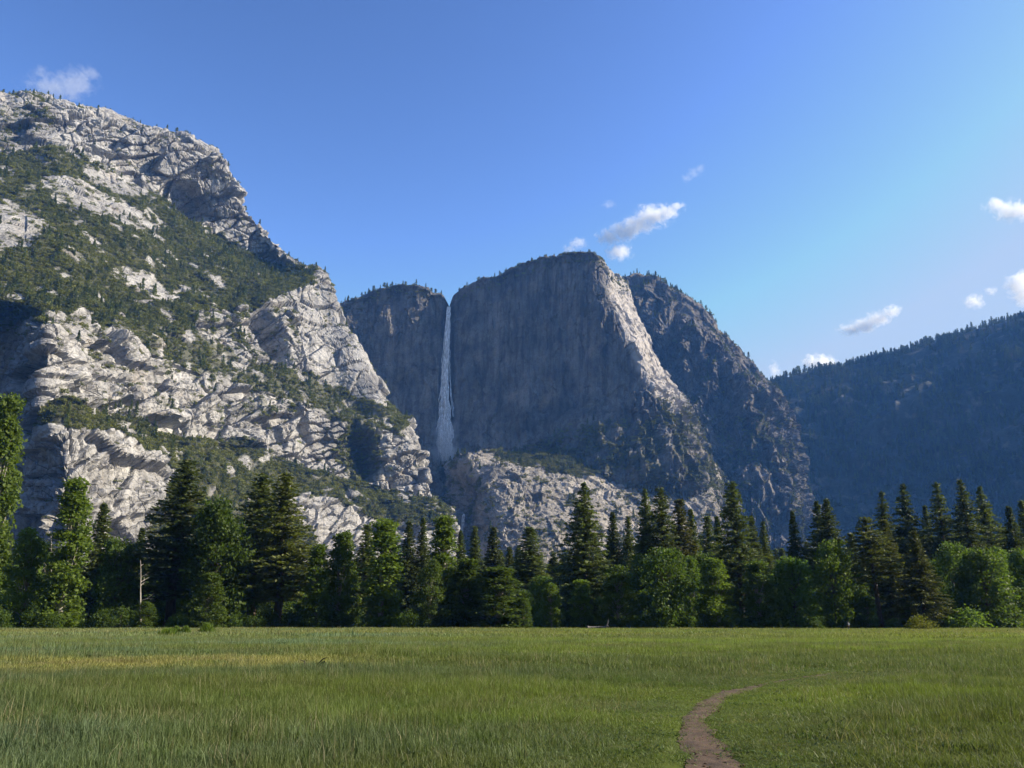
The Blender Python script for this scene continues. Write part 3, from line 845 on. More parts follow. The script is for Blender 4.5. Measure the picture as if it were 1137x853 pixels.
# it runs on through the grass towards the walker at the edge of the wood
tail = np.array([on_ground(850, 757), on_ground(885, 751), on_ground(905, 748.5), on_ground(930, 745)])
path_c = np.concatenate([path_c, tail]); path_w = np.concatenate([path_w, [.07, .07, .18, .04]])
def dense(A, n=260):
    s = np.concatenate([[0], np.cumsum(np.linalg.norm(np.diff(path_c[:, :2], axis=0), axis=1))])
    t = np.concatenate([np.linspace(0, 25, int(n*.6)), np.linspace(25.2, s[-1], int(n*.4))])
    return np.stack([np.interp(t, s, A[:, k]) for k in range(A.shape[1])], -1)
path_d = dense(path_c); path_wd = dense(path_w[:, None])[:, 0]

def path_gap(x, y):
    """distance from the trodden strip's edge (negative inside)"""
    out = np.full(len(x), 99.0)
    ok = np.where((np.abs(x-15) < 60) & (y < 200) & (y > 2))[0]
    for s in range(0, len(ok), 20000):
        q = ok[s:s+20000]
        d = np.hypot(x[q, None]-path_d[None, :, 0], y[q, None]-path_d[None, :, 1])-path_wd[None]
        out[q] = d.min(1)
    return out

def edge_y(x):          # where the wood begins
    return np.interp(x, [-400, -150, -60, 0, 60, 120, 200, 400], [180, 205, 232, 252, 246, 236, 225, 200])

def height(x, y):
    P = np.stack([x, y, 0*x], -1)
    fade = 1/(1+(np.hypot(x, y)/260)**2)
    h = .16*perlin(P/17, 401)+.06*perlin(P/3.1, 402)+.03*perlin(P/.9, 403)
    h *= fade
    g = path_gap(x, y)
    return h*np.clip(.25+g/2.5, .25, 1) - .07*(1-smooth(-.1, .35, g))*(y < 40)

def grass_tint(x, y):
    """the meadow's own colours: blue-green sedge, olive grass, dry yellow strips, fresh green"""
    P = np.stack([x, y, 0*x], -1)
    Q = P/np.array([26., 11., 1.])
    a = perlin(Q, 411)+.5*perlin(Q*2.3, 412)
    b = perlin(Q*.8+7, 413)+.6*perlin(P/4.5, 414)
    olive = np.array([.118, .148, .040]); blue = np.array([.112, .160, .088]); dry = np.array([.235, .222, .072]); fresh = np.array([.145, .192, .034]); brown = np.array([.215, .165, .085])
    c = olive[None]+0*P
    lr = smooth(6, -12, x) if False else 1-smooth(-14, 8, x)
    k = (smooth(-.25, .35, a)*(.25+.75*lr))[:, None]; c = c*(1-k)+blue*k
    k = (smooth(-.1, .4, b)*(1-lr)*.95)[:, None]; c = c*(1-k)+fresh*1.12*k
    k = (smooth(60, 130, y)*smooth(-.45, .35, perlin(P/np.array([60., 17., 1.]), 415))*.75)[:, None]; c = c*(1-k)+dry*.78*k
    # the pale dry strip across the western side, and its thin tail
    e = ((x+13.5)/8.5)**2+((y-34.5-.10*(x+13))/6.2)**2+.8*perlin(P/2.6, 416)
    k = (.85*(1-smooth(.1, 1.5, e+.5*perlin(P/.9, 420))))[:, None]; c = c*(1-k)+dry*1.3*k
    k = (.6*(1-smooth(.1, .6, ((x+14)/6)**2+((y-35)/2.2)**2+.9*perlin(P/1.6, 417))))[:, None]; c = c*(1-k)+brown*k
    k = (.5*smooth(.45, .8, perlin(P/np.array([22., 7., 1.]), 418)+.25*perlin(P/3, 419))*(y > 55))[:, None]; c = c*(1-k)+brown*k
    k = (.55*smooth(.15, .6, perlin(P/np.array([3.2, 2.2, 1.]), 422)+.5*perlin(P/.9, 423)))[:, None]; c = c*(1-k)+fresh*np.array([.62, .74, .7])*k
    k = (.45*smooth(.2, .6, perlin(P/np.array([2.4, 1.6, 1.]), 424)+.5*perlin(P/.8, 425)))[:, None]; c = c*(1-k)+np.array([.155, .175, .062])*k
    c = c*(1+.40*smooth(22, 75, y))[:, None]
    g = np.clip(path_gap(x, y), -1, 9)
    k = (.55*(1-smooth(.1, 1.5, g)))[:, None]; c = c*(1-k)+fresh*.9*k
    return c

def axis_pts(lo, hi, near, step0, grow):
    out = [near]; s = step0
    while out[-1] < hi: out.append(out[-1]+s); s *= grow
    a = [near]; s = step0
    while a[-1] > lo: a.append(a[-1]-s); s *= grow
    return np.array(sorted(set(a[1:]+out)))
gx = axis_pts(-6000, 6000, 1.0, .12, 1.028); gy = axis_pts(-3100, 6000, 12.0, .12, 1.028)
GX, GY = np.meshgrid(gx, gy)
fx, fy = GX.ravel(), GY.ravel()
fz = height(fx, fy)
m, n, l, b = new_mat('meadow_soil')
at = n.new('ShaderNodeAttribute'); at.attribute_name = 'tint'
g = n.new('ShaderNodeNewGeometry')
nz = noise_node(n, l, g.outputs['Position'], 1.6, 6, 0.7)
r = ramp(n, [(0.3, (.55, .55, .5)), (0.7, (1.15, 1.12, 1.0))]); l.new(nz.outputs[0], r.inputs[0])
l.new(mix_col(n, l, 'MULTIPLY', 1.0, at.outputs['Color'], r.outputs[0]), b.inputs['Base Color'])
b.inputs['Roughness'].default_value = 1.0; b.inputs['Specular IOR Level'].default_value = 0.05
ground = mesh_obj('ground', np.stack([fx, fy, fz], -1), grid_faces(len(gy), len(gx)), m, smooth_shade=True)
props(ground, kind='structure')
tc_ = grass_tint(fx, fy)*.62
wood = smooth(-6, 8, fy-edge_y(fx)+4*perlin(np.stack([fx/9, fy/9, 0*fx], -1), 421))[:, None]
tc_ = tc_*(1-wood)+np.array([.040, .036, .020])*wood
gp = path_gap(fx, fy)
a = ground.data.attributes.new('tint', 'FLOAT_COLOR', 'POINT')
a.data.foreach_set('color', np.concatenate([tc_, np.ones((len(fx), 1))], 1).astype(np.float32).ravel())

# trodden dirt path
m, n, l, b = new_mat('trodden_dirt')
g = n.new('ShaderNodeNewGeometry')
t1 = noise_node(n, l, g.outputs['Position'], 2.2, 8, 0.7); t2 = noise_node(n, l, g.outputs['Position'], 14, 5, 0.7)
r = ramp(n, [(0.3, (.038, .022, .012)), (0.5, (.090, .052, .028)), (0.72, (.145, .092, .055))]); l.new(t1.outputs[0], r.inputs[0])
r2 = ramp(n, [(0.3, (.6, .6, .6)), (0.7, (1.15, 1.15, 1.15))]); l.new(t2.outputs[0], r2.inputs[0])
l.new(mix_col(n, l, 'MULTIPLY', .8, r.outputs[0], r2.outputs[0]), b.inputs['Base Color'])
b.inputs['Roughness'].default_value = 1.0
bp = n.new('ShaderNodeBump'); bp.inputs['Distance'].default_value = .05; l.new(t1.outputs[0], bp.inputs['Height']); l.new(bp.outputs[0], b.inputs['Normal'])
rng = np.random.default_rng(9)
pd_ = path_d; tg = np.gradient(pd_[:, :2], axis=0); tg /= np.linalg.norm(tg, axis=1)[:, None]
nrm = np.stack([tg[:, 1], -tg[:, 0]], -1)
ws = np.linspace(-1, 1, 17)
wob = 1+.30*perlin(np.stack([pd_[:, 1]*1.3, pd_[:, 0], 0*pd_[:, 0]], -1), 431)+.28*perlin(np.stack([pd_[:, 1]*4, pd_[:, 0]*4, 0*pd_[:, 0]], -1), 433)
wob2 = 1+.30*perlin(np.stack([pd_[:, 1]*1.3, pd_[:, 0], 0*pd_[:, 0]+5], -1), 432)+.28*perlin(np.stack([pd_[:, 1]*4, pd_[:, 0]*4, 5+0*pd_[:, 0]], -1), 434)
X = np.where(ws[None] < 0, wob[:, None], wob2[:, None])*ws[None]*path_wd[:, None]
PV = np.stack([pd_[:, :1]+nrm[:, :1]*X, pd_[:, 1:2]+nrm[:, 1:2]*X], -1)
pz = height(PV[..., 0].ravel(), PV[..., 1].ravel()).reshape(X.shape)
pz += .012+.02*(1-np.abs(ws)[None]**4)+.022*perlin(np.stack([PV[..., 0].ravel()/.3, PV[..., 1].ravel()/.3, 0*PV[..., 1].ravel()], -1), 435).reshape(X.shape)
path = mesh_obj('path', np.concatenate([PV, pz[..., None]], -1).reshape(-1, 3), grid_faces(*X.shape)[:, ::-1], m, smooth_shade=True)
props(path, 'narrow trodden dirt path winding into the meadow grass', kind='structure')

# loose clods and pebbles on the trodden dirt
rng = np.random.default_rng(19)
pv, pf, off = [], [], 0
for k in range(420):
    i = rng.integers(0, int(len(path_d)*.6)); j = rng.uniform(-1.05, 1.05)
    r_ = rng.uniform(.006, .022)*(1 if rng.random() < .93 else 1.8)
    c_ = np.array([pd_[i, 0]+nrm[i, 0]*j*path_wd[i]+rng.normal(0, .05), pd_[i, 1]+nrm[i, 1]*j*path_wd[i]+rng.normal(0, .12), 0])
    c_[2] = height(c_[:1], c_[1:2])[0]+.024
    bmk = bmesh.new(); bmesh.ops.create_icosphere(bmk, subdivisions=1, radius=1)
    v_ = np.array([list(v.co) for v in bmk.verts]); f_ = np.array([[v.index for v in f.verts] for f in bmk.faces]); bmk.free()
    pv.append(c_+v_*(1+rng.normal(0, .14, (len(v_), 1)))*np.array([r_*1.3, r_, r_*.7])); pf.append(f_+off); off += len(v_)
peb = mesh_obj('path_gravel', np.concatenate(pv), np.concatenate(pf), m)
props(peb, 'small clods and pebbles scattered along the dirt path', kind='stuff')

# grass: blade clumps
M_GRASS = None
def grass_mat():
    m, n, l, b = new_mat('grass_blades')
    at = n.new('ShaderNodeAttribute'); at.attribute_type = 'INSTANCER'; at.attribute_name = 'tint'
    oi = n.new('ShaderNodeObjectInfo')
    hv = n.new('ShaderNodeHueSaturation'); mr = n.new('ShaderNodeMapRange'); mr.inputs[3].default_value = .7; mr.inputs[4].default_value = 1.3
    l.new(oi.outputs['Random'], mr.inputs[0]); l.new(mr.outputs[0], hv.inputs['Value']); l.new(at.outputs['Color'], hv.inputs['Color'])
    l.new(hv.outputs[0], b.inputs['Base Color'])
    b.inputs['Roughness'].default_value = .55; b.inputs['Specular IOR Level'].default_value = .25
    tr = n.new('ShaderNodeBsdfTranslucent'); l.new(mix_col(n, l, 'MULTIPLY', 1.0, hv.outputs[0], (1.2, 1.25, .7)), tr.inputs['Color'])
    mx = n.new('ShaderNodeMixShader'); mx.inputs[0].default_value = .35
    l.new(b.outputs[0], mx.inputs[1]); l.new(tr.outputs[0], mx.inputs[2]); l.new(mx.outputs[0], n['Material Output'].inputs['Surface'])
    return m
M_GRASS = grass_mat()
def clump(seed, n, r, h, w, lean=.2):
    rng = np.random.default_rng(seed)
    p = np.stack([rng.normal(0, r*.5, n), rng.normal(0, r*.5, n), np.zeros(n)], -1)
    th = rng.uniform(0, 6.28, n); ln = np.abs(rng.normal(lean, .25, n)); hh = h*rng.uniform(.45, 1.15, n)
    d = np.stack([np.cos(th), np.sin(th), 0*th], -1)
    f = rng.uniform(0, 6.28, n); s = np.stack([np.cos(f), np.sin(f), 0*f], -1)*w*.5*rng.uniform(.6, 1.3, (n, 1))
    z = np.array([0, 0, 1.])
    mid = p+z*(hh*.55)[:, None]+d*(hh*ln*.3)[:, None]
    tip = p+z*(hh*(1-.25*ln))[:, None]+d*(hh*ln*.95)[:, None]
    V = np.stack([p-s, p+s, mid-s*.8, mid+s*.8, tip], 1).reshape(-1, 3)
    k = np.arange(n)*5
    F = np.stack([np.stack([k, k+1, k+3, k+2], -1), np.stack([k+2, k+3, k+4, k+4], -1)], 1)
    idx = np.concatenate([np.concatenate([F[:, 0]], 0).ravel(), F[:, 1, :3].ravel()])
    sizes = np.concatenate([np.full(n, 4), np.full(n, 3)])
    return V, idx, sizes
def grass_collection(name, specs):
    c = bpy.data.collections.new(name)
    for k, (n, r, h, w) in enumerate(specs):
        V, F, sz = clump(500+k, n, r, h, w)
        c.objects.link(mesh_obj('%s_%d' % (name, k), V, F, M_GRASS, link=False, sizes=sz))
    return c
def lay_grass(name, y0, y1, n, coll, k, size, label, seed, hscale=None):
    rng = np.random.default_rng(seed)
    u = rng.random(n); y = np.sqrt(y0**2+u*(y1**2-y0**2)); x = rng.uniform(-.86, .86, n)*y
    extra = (y > y0)
    g = path_gap(x, y)+.13*perlin(np.stack([x/.35, y/.35, 0*x], -1), 441)+.20*perlin(np.stack([x/1.1, y/1.1, 0*x], -1), 445)
    keep = (g > .05) & (y < edge_y(x)+rng.normal(2, 3, n))
    x, y, g = x[keep], y[keep], g[keep]; m = len(x)
    P = np.stack([x, y, 0*x], -1)
    tall = .75+.40*perlin(P/np.array([9., 5., 1]), 442)+.5*perlin(P/1.4, 443)+.25*perlin(P/.5, 444)+.25*(1-smooth(-10, 4, x))
    tall *= np.clip(.10+g*.24, .10, 1)
    e = ((x+13.5)/8.5)**2+((y-34.5-.10*(x+13))/6.2)**2
    tall *= np.where(e < 1, .6, 1)
    s = rng.uniform(*size, m)
    scl = np.stack([s, s, s*.85*np.clip(tall, .12, 1.6)*rng.uniform(.8, 1.2, m)], -1)
    rot = np.stack([rng.normal(0, .06, m), rng.normal(0, .06, m), rng.uniform(0, 6.28, m)], -1)
    z = height(x, y)
    tint = grass_tint(x, y)*rng.uniform(.85, 1.15, (m, 1))
    dryb = rng.random(m) < .07
    tint[dryb] = tint[dryb]*.5+np.array([.20, .175, .085])*.5
    idx = rng.integers(0, k, m)
    patch = perlin(P/np.array([6., 4., 1]), 446)
    st = rng.random(m) < .05+.10*smooth(0, .5, patch)                 # seeding stalks
    idx[st] = k; tint[st] = np.array([.27, .245, .135])*rng.uniform(.7, 1.2, (st.sum(), 1))
    wd = rng.random(m) < .04+.10*smooth(.1, .5, -patch)               # broad leaved weeds
    idx[wd] = k+1; tint[wd] = np.array([.075, .115, .030])*rng.uniform(.7, 1.25, (wd.sum(), 1))
    scl[st, 2] = np.maximum(scl[st, 2], .5*scl[st, 0])*np.where(g[st] < 1.2, .35, 1)
    return scatter(name, np.stack([x, y, z-.01], -1), rot, scl, idx, tint, coll, label)
g_near = grass_collection('near_grass_clump', [(64, .34, .27, .0085)]*3+[(44, .26, .38, .007), (70, .40, .19, .009), (9, .30, .50, .006), (46, .24, .20, .026)])
g_mid = grass_collection('mid_grass_clump', [(60, .60, .30, .017)]*3+[(44, .5, .40, .015), (66, .7, .21, .018), (12, .5, .50, .012), (50, .4, .22, .045)])
g_far = grass_collection('far_grass_clump', [(64, 1.4, .32, .048)]*3+[(50, 1.2, .42, .045), (14, 1.2, .52, .035), (50, .8, .26, .11)])
lay_grass('meadow_grass', 6.0, 30, 37000, g_near, 5, (.7, 1.25), 'long green meadow grass on either side of the path', 601)
lay_grass('meadow_grass', 29, 85, 56000, g_mid, 5, (.7, 1.3), 'blue green and dry grass across the middle of the meadow', 602)
lay_grass('meadow_grass', 82, 265, 63000, g_far, 4, (.8, 1.4), 'fine pale grass at the far side of the meadow before the trees', 603)
# ------------------------------------------------------------------ the wood at the meadow's edge: every tree a thing (trunk, crown)
PINES = {}
def pine_proto(kind):
    if kind not in PINES:
        spec = {  # seed, crown radius, bare, gap, droop, density, leaf, shape, step
            'pine': [(11, 7.5, .12, .06, .22, 1.0, .72, 1.0, .85), (12, 6.4, .18, .12, .2, .95, .72, .9, .9), (13, 8.4, .08, .05, .25, 1.05, .75, 1.1, .85), (14, 7.2, .15, .18, .28, .9, .72, .95, .95)],
            'fir': [(21, 5.4, .04, .03, .32, 1.15, .66, 1.1, .75), (22, 4.5, .05, .06, .35, 1.05, .64, 1.0, .75), (23, 6.3, .03, .04, .3, 1.15, .68, 1.15, .78), (24, 4.9, .06, .14, .38, 1.0, .66, 1.05, .85)],
            'barepine': [(31, 6.9, .42, .18, .2, .85, .8, .7, 1.0)],
        }[kind]
        PINES[kind] = []
        for s in spec:
            w, c = conifer(s[0], 40.0, *s[1:])
            a = mesh_obj('trunk', *w, M_BARK, link=False, smooth_shade=True).data
            bm_ = mesh_obj('crown', *c, M_PINE, link=False).data
            PINES[kind].append((a, bm_, 40.0, s[1]))
    return PINES[kind]
LEAFY = {}
def leaf_proto(kind):
    if kind not in LEAFY:
        spec = {  # seed, H, R, base, clusters, per, leaf, round, cluster size
            'cottonwood': [(41, 24, 4.6, .0, 170, 60, .54, .6, .15, 1, .55), (42, 24, 4.0, .0, 165, 60, .54, .55, .155, 1, .62), (43, 24, 5.2, .0, 185, 60, .54, .65, .135, 1, .45)],
            'columnar': [(51, 26, 2.9, .0, 190, 62, .5, .55, .22, 1, .55), (52, 26, 2.5, .0, 180, 62, .5, .5, .24, 1, .6)],
            'oak': [(61, 18, 6.6, .0, 170, 62, .52, .55, .135, 1, .3), (62, 18, 6.0, .0, 165, 62, .52, .5, .14, 1, .4), (63, 18, 7.2, .0, 180, 62, .52, .6, .125, 1, .25)],
            'shrub': [(71, 3.2, 2.6, .0, 36, 40, .32, .6, .24), (72, 3.2, 2.1, .0, 32, 40, .32, .6, .26), (73, 3.2, 3.2, .0, 40, 42, .34, .6, .22)],
        }[kind]
        LEAFY[kind] = []
        for s in spec:
            w, c = broadleaf(s[0], *s[1:])
            a = mesh_obj('trunk' if kind != 'shrub' else 'stems', *w, M_PALEBARK if kind in ('cottonwood', 'columnar') else M_BARK, link=False, smooth_shade=True).data
            bm_ = mesh_obj('crown', *c, M_LEAF, link=False).data
            LEAFY[kind].append((a, bm_, s[1], s[2]))
    return LEAFY[kind]
HUE = {'pine': (.95, 1, .95), 'fir': (1.0, 1.05, .9), 'barepine': (1.1, 1.05, .9), 'cottonwood': (1, 1, 1), 'columnar': (1.05, 1.05, .9), 'oak': (.92, .98, .82), 'shrub': (1.05, 1, .9)}
NAMES = {'pine': 'pine_tree', 'fir': 'fir_tree', 'barepine': 'pine_tree', 'cottonwood': 'cottonwood_tree', 'columnar': 'cottonwood_tree', 'oak': 'oak_tree', 'shrub': 'shrub'}
trng = np.random.default_rng(2024)
def tree(kind, x, y, H, W, label, group=None, hue=None, lean=0.0, var=None, cat='tree'):
    pr = pine_proto(kind) if kind in ('pine', 'fir', 'barepine') else leaf_proto(kind)
    a, c, H0, R0 = pr[trng.integers(0, len(pr)) if var is None else var % len(pr)]
    z = float(height(np.array([x]), np.array([y]))[0])-.12
    root = empty(NAMES[kind], (x, y, z), trng.uniform(0, 6.28))
    root.rotation_euler = (0, lean, 0) if lean else root.rotation_euler
    sw = W/2/R0
    root.scale = (sw, sw, H/H0)
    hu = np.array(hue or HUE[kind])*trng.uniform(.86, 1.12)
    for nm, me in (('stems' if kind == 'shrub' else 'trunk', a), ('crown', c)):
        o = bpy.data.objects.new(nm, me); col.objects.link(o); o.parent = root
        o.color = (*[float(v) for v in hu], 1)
    return props(root, label, cat, group)
def tree_px(kind, px, top, wpx, D, label, **k):
    """a tree standing D metres away that reaches up to `top` in the picture"""
    p = on_ground(px, 697.0); x = p[0]/p[1]*D
    q = unproj(px, top, D)
    H = q[2]; W = wpx*D/FPX*(1.75 if kind in ('pine', 'fir', 'barepine') else 1.12)
    return tree(kind, (x+q[0])/2, D, H, W, label, **k)

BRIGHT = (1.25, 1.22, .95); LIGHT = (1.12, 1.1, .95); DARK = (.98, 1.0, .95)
FRONT = [
 # kind, px, top, width, distance, label, hue
 ('columnar', -6, 442, 46, 205, 'tallest sunlit column tree at the western end, towering past the shaded cliff facet', LIGHT),
 ('cottonwood', 30, 588, 52, 200, 'bushy green tree between the tall column tree and the bright leaning cottonwood', None),
 ('columnar', 77, 533, 44, 198, 'bright green cottonwood with a ragged pointed top in front of the shaded cliff facet', BRIGHT),
 ('fir', 110, 560, 44, 235, 'dark narrow conifer behind the bright ragged cottonwood', None),
 ('oak', 128, 600, 56, 215, 'dense dark round tree beside the pale bare snag', None),
 ('fir', 152, 585, 34, 255, 'slim dark conifer rising behind the pale bare snag', None),
 ('cottonwood', 160, 668, 26, 200, 'small pale green sapling at the foot of the bare snag', LIGHT),
 ('pine', 198, 509, 76, 222, 'tall broad dark pine standing alone above the oaks, below the brush slope', None),
 ('oak', 238, 560, 78, 214, 'big dark spreading oak between the two tallest western pines', None),
 ('cottonwood', 232, 636, 40, 204, 'pale leaved small tree at the foot of the big dark oak', LIGHT),
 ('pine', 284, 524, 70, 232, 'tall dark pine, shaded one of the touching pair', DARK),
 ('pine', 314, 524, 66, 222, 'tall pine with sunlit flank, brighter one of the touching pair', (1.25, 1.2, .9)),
 ('columnar', 352, 606, 26, 214, 'slim green cottonwood right beside the touching pines', None),
 ('cottonwood', 378, 592, 42, 220, 'sunlit cottonwood under the pale cliff foot', LIGHT),
 ('fir', 406, 581, 34, 236, 'dark pointed conifer behind the sunlit cottonwoods', None),
 ('columnar', 427, 578, 44, 216, 'tall bright cottonwood with a pointed plume, under the cliff foot', BRIGHT),
 ('fir', 451, 578, 26, 250, 'thin dark spire before the pale rock, first of two', None),
 ('fir', 468, 575, 26, 252, 'thin dark spire before the pale rock, nearer the gully', None),
 ('columnar', 492, 574, 36, 218, 'bright narrow column tree just below the end of the sunlit mountain', BRIGHT),
 ('cottonwood', 478, 622, 36, 212, 'leafy tree at the foot of the thin spires', None),
 ('fir', 512, 590, 26, 262, 'dark spire below the lower waterfall', None),
 ('fir', 526, 583, 30, 290, 'greyish spire in the gully shade beside the lower waterfall', None),
 ('columnar', 519, 622, 34, 216, 'upright leafy tree with a crooked top below the gully', None),
 ('fir', 547, 584, 36, 285, 'dark conifer before the shaded gully wall', DARK),
 ('cottonwood', 552, 630, 66, 214, 'broad pale green cottonwood under the gully', LIGHT),
 ('fir', 566, 606, 28, 300, 'small dark conifer tip over the broad pale cottonwood', DARK),
 ('fir', 590, 584, 46, 270, 'broad dark fir at the shaded edge of the granite apron', None),
 ('cottonwood', 581, 664, 20, 212, 'tiny round tree hugging the broad pale cottonwood', None),
 ('cottonwood', 612, 648, 26, 220, 'small bright tree standing free before a dark gap', LIGHT),
 ('pine', 650, 537, 56, 232, 'big symmetrical dark pine in front of the sunlit granite apron', None),
 ('columnar', 646, 644, 26, 218, 'small bright pointed cottonwood under the big symmetrical pine', BRIGHT),
 ('fir', 681, 569, 30, 262, 'dark fir next to the big symmetrical pine', None),
 ('cottonwood', 686, 628, 46, 216, 'round bright tree with loose side branches, east of the big symmetrical pine', BRIGHT),
 ('fir', 699, 573, 28, 285, 'dark fir tip over the round bright tree', None),
 ('pine', 718, 544, 36, 250, 'narrow tall pine before the apron, first of a close pair', None),
 ('pine', 738, 540, 40, 246, 'narrow tall pine before the apron, taller of a close pair', None),
 ('fir', 755, 553, 38, 262, 'brownish fir beside the close pair of narrow pines', (1.25, 1.05, .95)),
 ('fir', 772, 566, 30, 275, 'dark fir below the bright rock edge of the apron', None),
 ('oak', 742, 612, 66, 214, 'broad dark green tree with a shaded middle, under the close pair of pines', (.85, .92, .75)),
 ('fir', 787, 572, 28, 285, 'short fir between the apron edge and the tallest eastern pine', None),
 ('fir', 800, 574, 26, 290, 'short fir touching the tallest eastern pine', None),
 ('cottonwood', 794, 620, 46, 214, 'bright yellow green cottonwood beside the tallest eastern pine', BRIGHT),
 ('pine', 819, 533, 48, 228, 'tallest eastern pine with a long pointed tip before the blue shade', None),
 ('cottonwood', 842, 624, 46, 216, 'green tree leaning on the tallest eastern pine', None),
 ('shrub', 823, 683, 18, 216, 'small sunny bush at the foot of the tallest eastern pine', BRIGHT),
 ('fir', 840, 573, 28, 280, 'dark fir just east of the tallest pine', DARK),
 ('fir', 852, 578, 28, 300, 'low dark fir behind the leaning green tree', DARK),
 ('fir', 885, 566, 28, 262, 'slim dark fir alone over the round oak', None),
 ('oak', 881, 621, 56, 216, 'round dark green oak next to the big bright tree', (.8, .92, .7)),
 ('pine', 912, 556, 40, 262, 'dark pine behind the big bright tree, slimmer of two', None),
 ('pine', 926, 554, 50, 256, 'broad dark pine right behind the big bright tree', None),
 ('oak', 926, 604, 52, 212, 'big bright yellow green tree beside the walker', (1.35, 1.35, .95)),
 ('barepine', 972, 574, 44, 214, 'pine with a long bare leaning trunk beside the walker', None),
 ('fir', 985, 576, 34, 236, 'sunlit fir touching the bare trunked pine', (1.3, 1.15, .9)),
 ('cottonwood', 962, 662, 28, 210, 'small leafy tree at the foot of the bare trunked pine', None),
 ('pine', 987, 547, 36, 270, 'dark pine behind the bare trunked pine', None),
 ('pine', 1011, 539, 46, 262, 'tall dark pine with a slightly twisted top, near the east end', None),
 ('pine', 1021, 589, 46, 210, 'shorter dark pine in front with its trunk showing above a yellow bush', (1.05, .95, .85)),
 ('columnar', 1006, 664, 14, 212, 'tiny light green sapling beside the shorter dark pine', LIGHT),
 ('fir', 1035, 560, 28, 290, 'small fir tip between the tall eastern pines', DARK),
 ('pine', 1050, 537, 42, 262, 'tall dark pine, middle of the eastern trio', None),
 ('pine', 1078, 534, 46, 256, 'tall full pine, tallest of the eastern trio', None),
 ('pine', 1099, 542, 42, 268, 'tall pine at the outer side of the eastern trio', DARK),
 ('oak', 1064, 606, 50, 224, 'grey green oak under the eastern trio of pines', (.9, .95, .95)),
 ('oak', 1094, 612, 66, 216, 'wide sunlit oak with branches sweeping down toward the grass', (1.0, 1.02, .8)),
 ('shrub', 1072, 679, 46, 208, 'large leafy bush at the foot of the wide sunlit oak', (1.05, 1.1, .85)),
 ('cottonwood', 1126, 672, 20, 214, 'small bright tree at the eastern end of the meadow', LIGHT),
 ('fir', 1128, 563, 34, 262, 'dark fir cut by the eastern edge of the view', None),
 ('oak', 1140, 612, 46, 222, 'green broad tree cut by the eastern edge of the view', None),
 ('fir', 1146, 556, 34, 280, 'tall fir standing just beyond the eastern edge trees', None),
]
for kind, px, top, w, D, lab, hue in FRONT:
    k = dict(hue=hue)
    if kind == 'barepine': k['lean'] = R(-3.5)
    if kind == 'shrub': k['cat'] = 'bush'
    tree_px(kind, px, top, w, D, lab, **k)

# the crowded rows behind
SKY_X = [-60, 0, 60, 110, 160, 200, 260, 320, 350, 400, 450, 500, 520, 560, 600, 640, 700, 760, 800, 850, 900, 950, 1000, 1050, 1100, 1180]
SKY_Y = [560, 585, 604, 596, 600, 586, 575, 586, 614, 611, 610, 604, 608, 604, 606, 596, 590, 588, 588, 592, 590, 590, 582, 572, 570, 575]
px = -86.0
while px < 1226:
    for D0, dy in ((282, 14), (318, 6), (362, 0)):
        D = D0+trng.uniform(-14, 14)
        top = np.interp(px, SKY_X, SKY_Y)+dy+trng.uniform(0, 24)
        tree_px('fir' if trng.random() < .6 else 'pine', px+trng.uniform(-5, 5), top, trng.uniform(26, 40), D,
                'dark conifer in the crowded back rows of the wood, mostly hidden', group='conifers in the back rows', hue=DARK)
    px += 17
px = -40.0
while px < 1180:
    top = np.interp(px, SKY_X, SKY_Y)+trng.uniform(28, 58)
    tree_px('oak' if trng.random() < .5 else 'cottonwood', px+trng.uniform(-6, 6), top, trng.uniform(30, 52), 250+trng.uniform(-10, 16),
            'leafy green tree in the second row, filling the gaps behind the front trees', group='leafy trees in the second row', hue=(.95, 1.0, .8))
    px += 23
px = -20.0
while px < 1160:
    tree_px('shrub', px, 697-trng.uniform(9, 20), trng.uniform(16, 34), float(edge_y(np.array([(px-568)*.25]))[0])-trng.uniform(2, 12)-8,
            'low green bush at the foot of the trees where the meadow ends', group='low bushes along the wood edge', cat='bush', hue=(.85, .92, .75))
    px += trng.uniform(17, 34)

# pale bare snag and the dead limbed tree among the western trees
def dead_tree(name, px, top, D, label, seed, limbs, rad, mat):
    rng = np.random.default_rng(seed)
    p = on_ground(px, 697.0); x = p[0]/p[1]*D
    q = unproj(px, top, D); H = q[2]
    z = np.linspace(0, H, 9)
    sp = np.stack([np.linspace(0, q[0]-x, 9)+rng.normal(0, .06, 9), rng.normal(0, .06, 9), z], -1)
    root = empty(name, (x, D, float(height(np.array([x]), np.array([D]))[0])-.1))
    mesh_obj('trunk', *tube(sp, rad*(1-.75*z/H), 8), mat, root, smooth_shade=True)
    parts = []
    for k in range(limbs):
        t = rng.uniform(.35, .97); b0 = np.array([np.interp(t*H, z, sp[:, i]) for i in range(3)])
        th = rng.uniform(0, 6.28); L = H*rng.uniform(.08, .24)*(1.25-t)
        d = np.array([math.cos(th), math.sin(th), rng.uniform(.2, .9)])
        m1 = b0+d*L*.5+rng.normal(0, .15, 3); e1 = b0+d*L+np.array([0, 0, L*.2])
        parts.append(tube(np.stack([b0, m1, e1]), [rad*.35, rad*.22, .02], 5))
        parts.append(tube(np.stack([m1, m1+d*.3*L+rng.normal(0, .3*L, 3)]), [rad*.18, .015], 4))
    mesh_obj('branches', *join(parts), mat, root, smooth_shade=True)
    return props(root, label, 'dead tree')
dead_tree('dead_tree', 156, 622, 199, 'pale bare snag with a straight stripped trunk before the dark oaks', 81, 7, .26, M_DEAD)
dead_tree('dead_tree', 57, 590, 207, 'dead tree with white crooked limbs beside the bright ragged cottonwood', 84, 16, .2, M_PALEBARK)

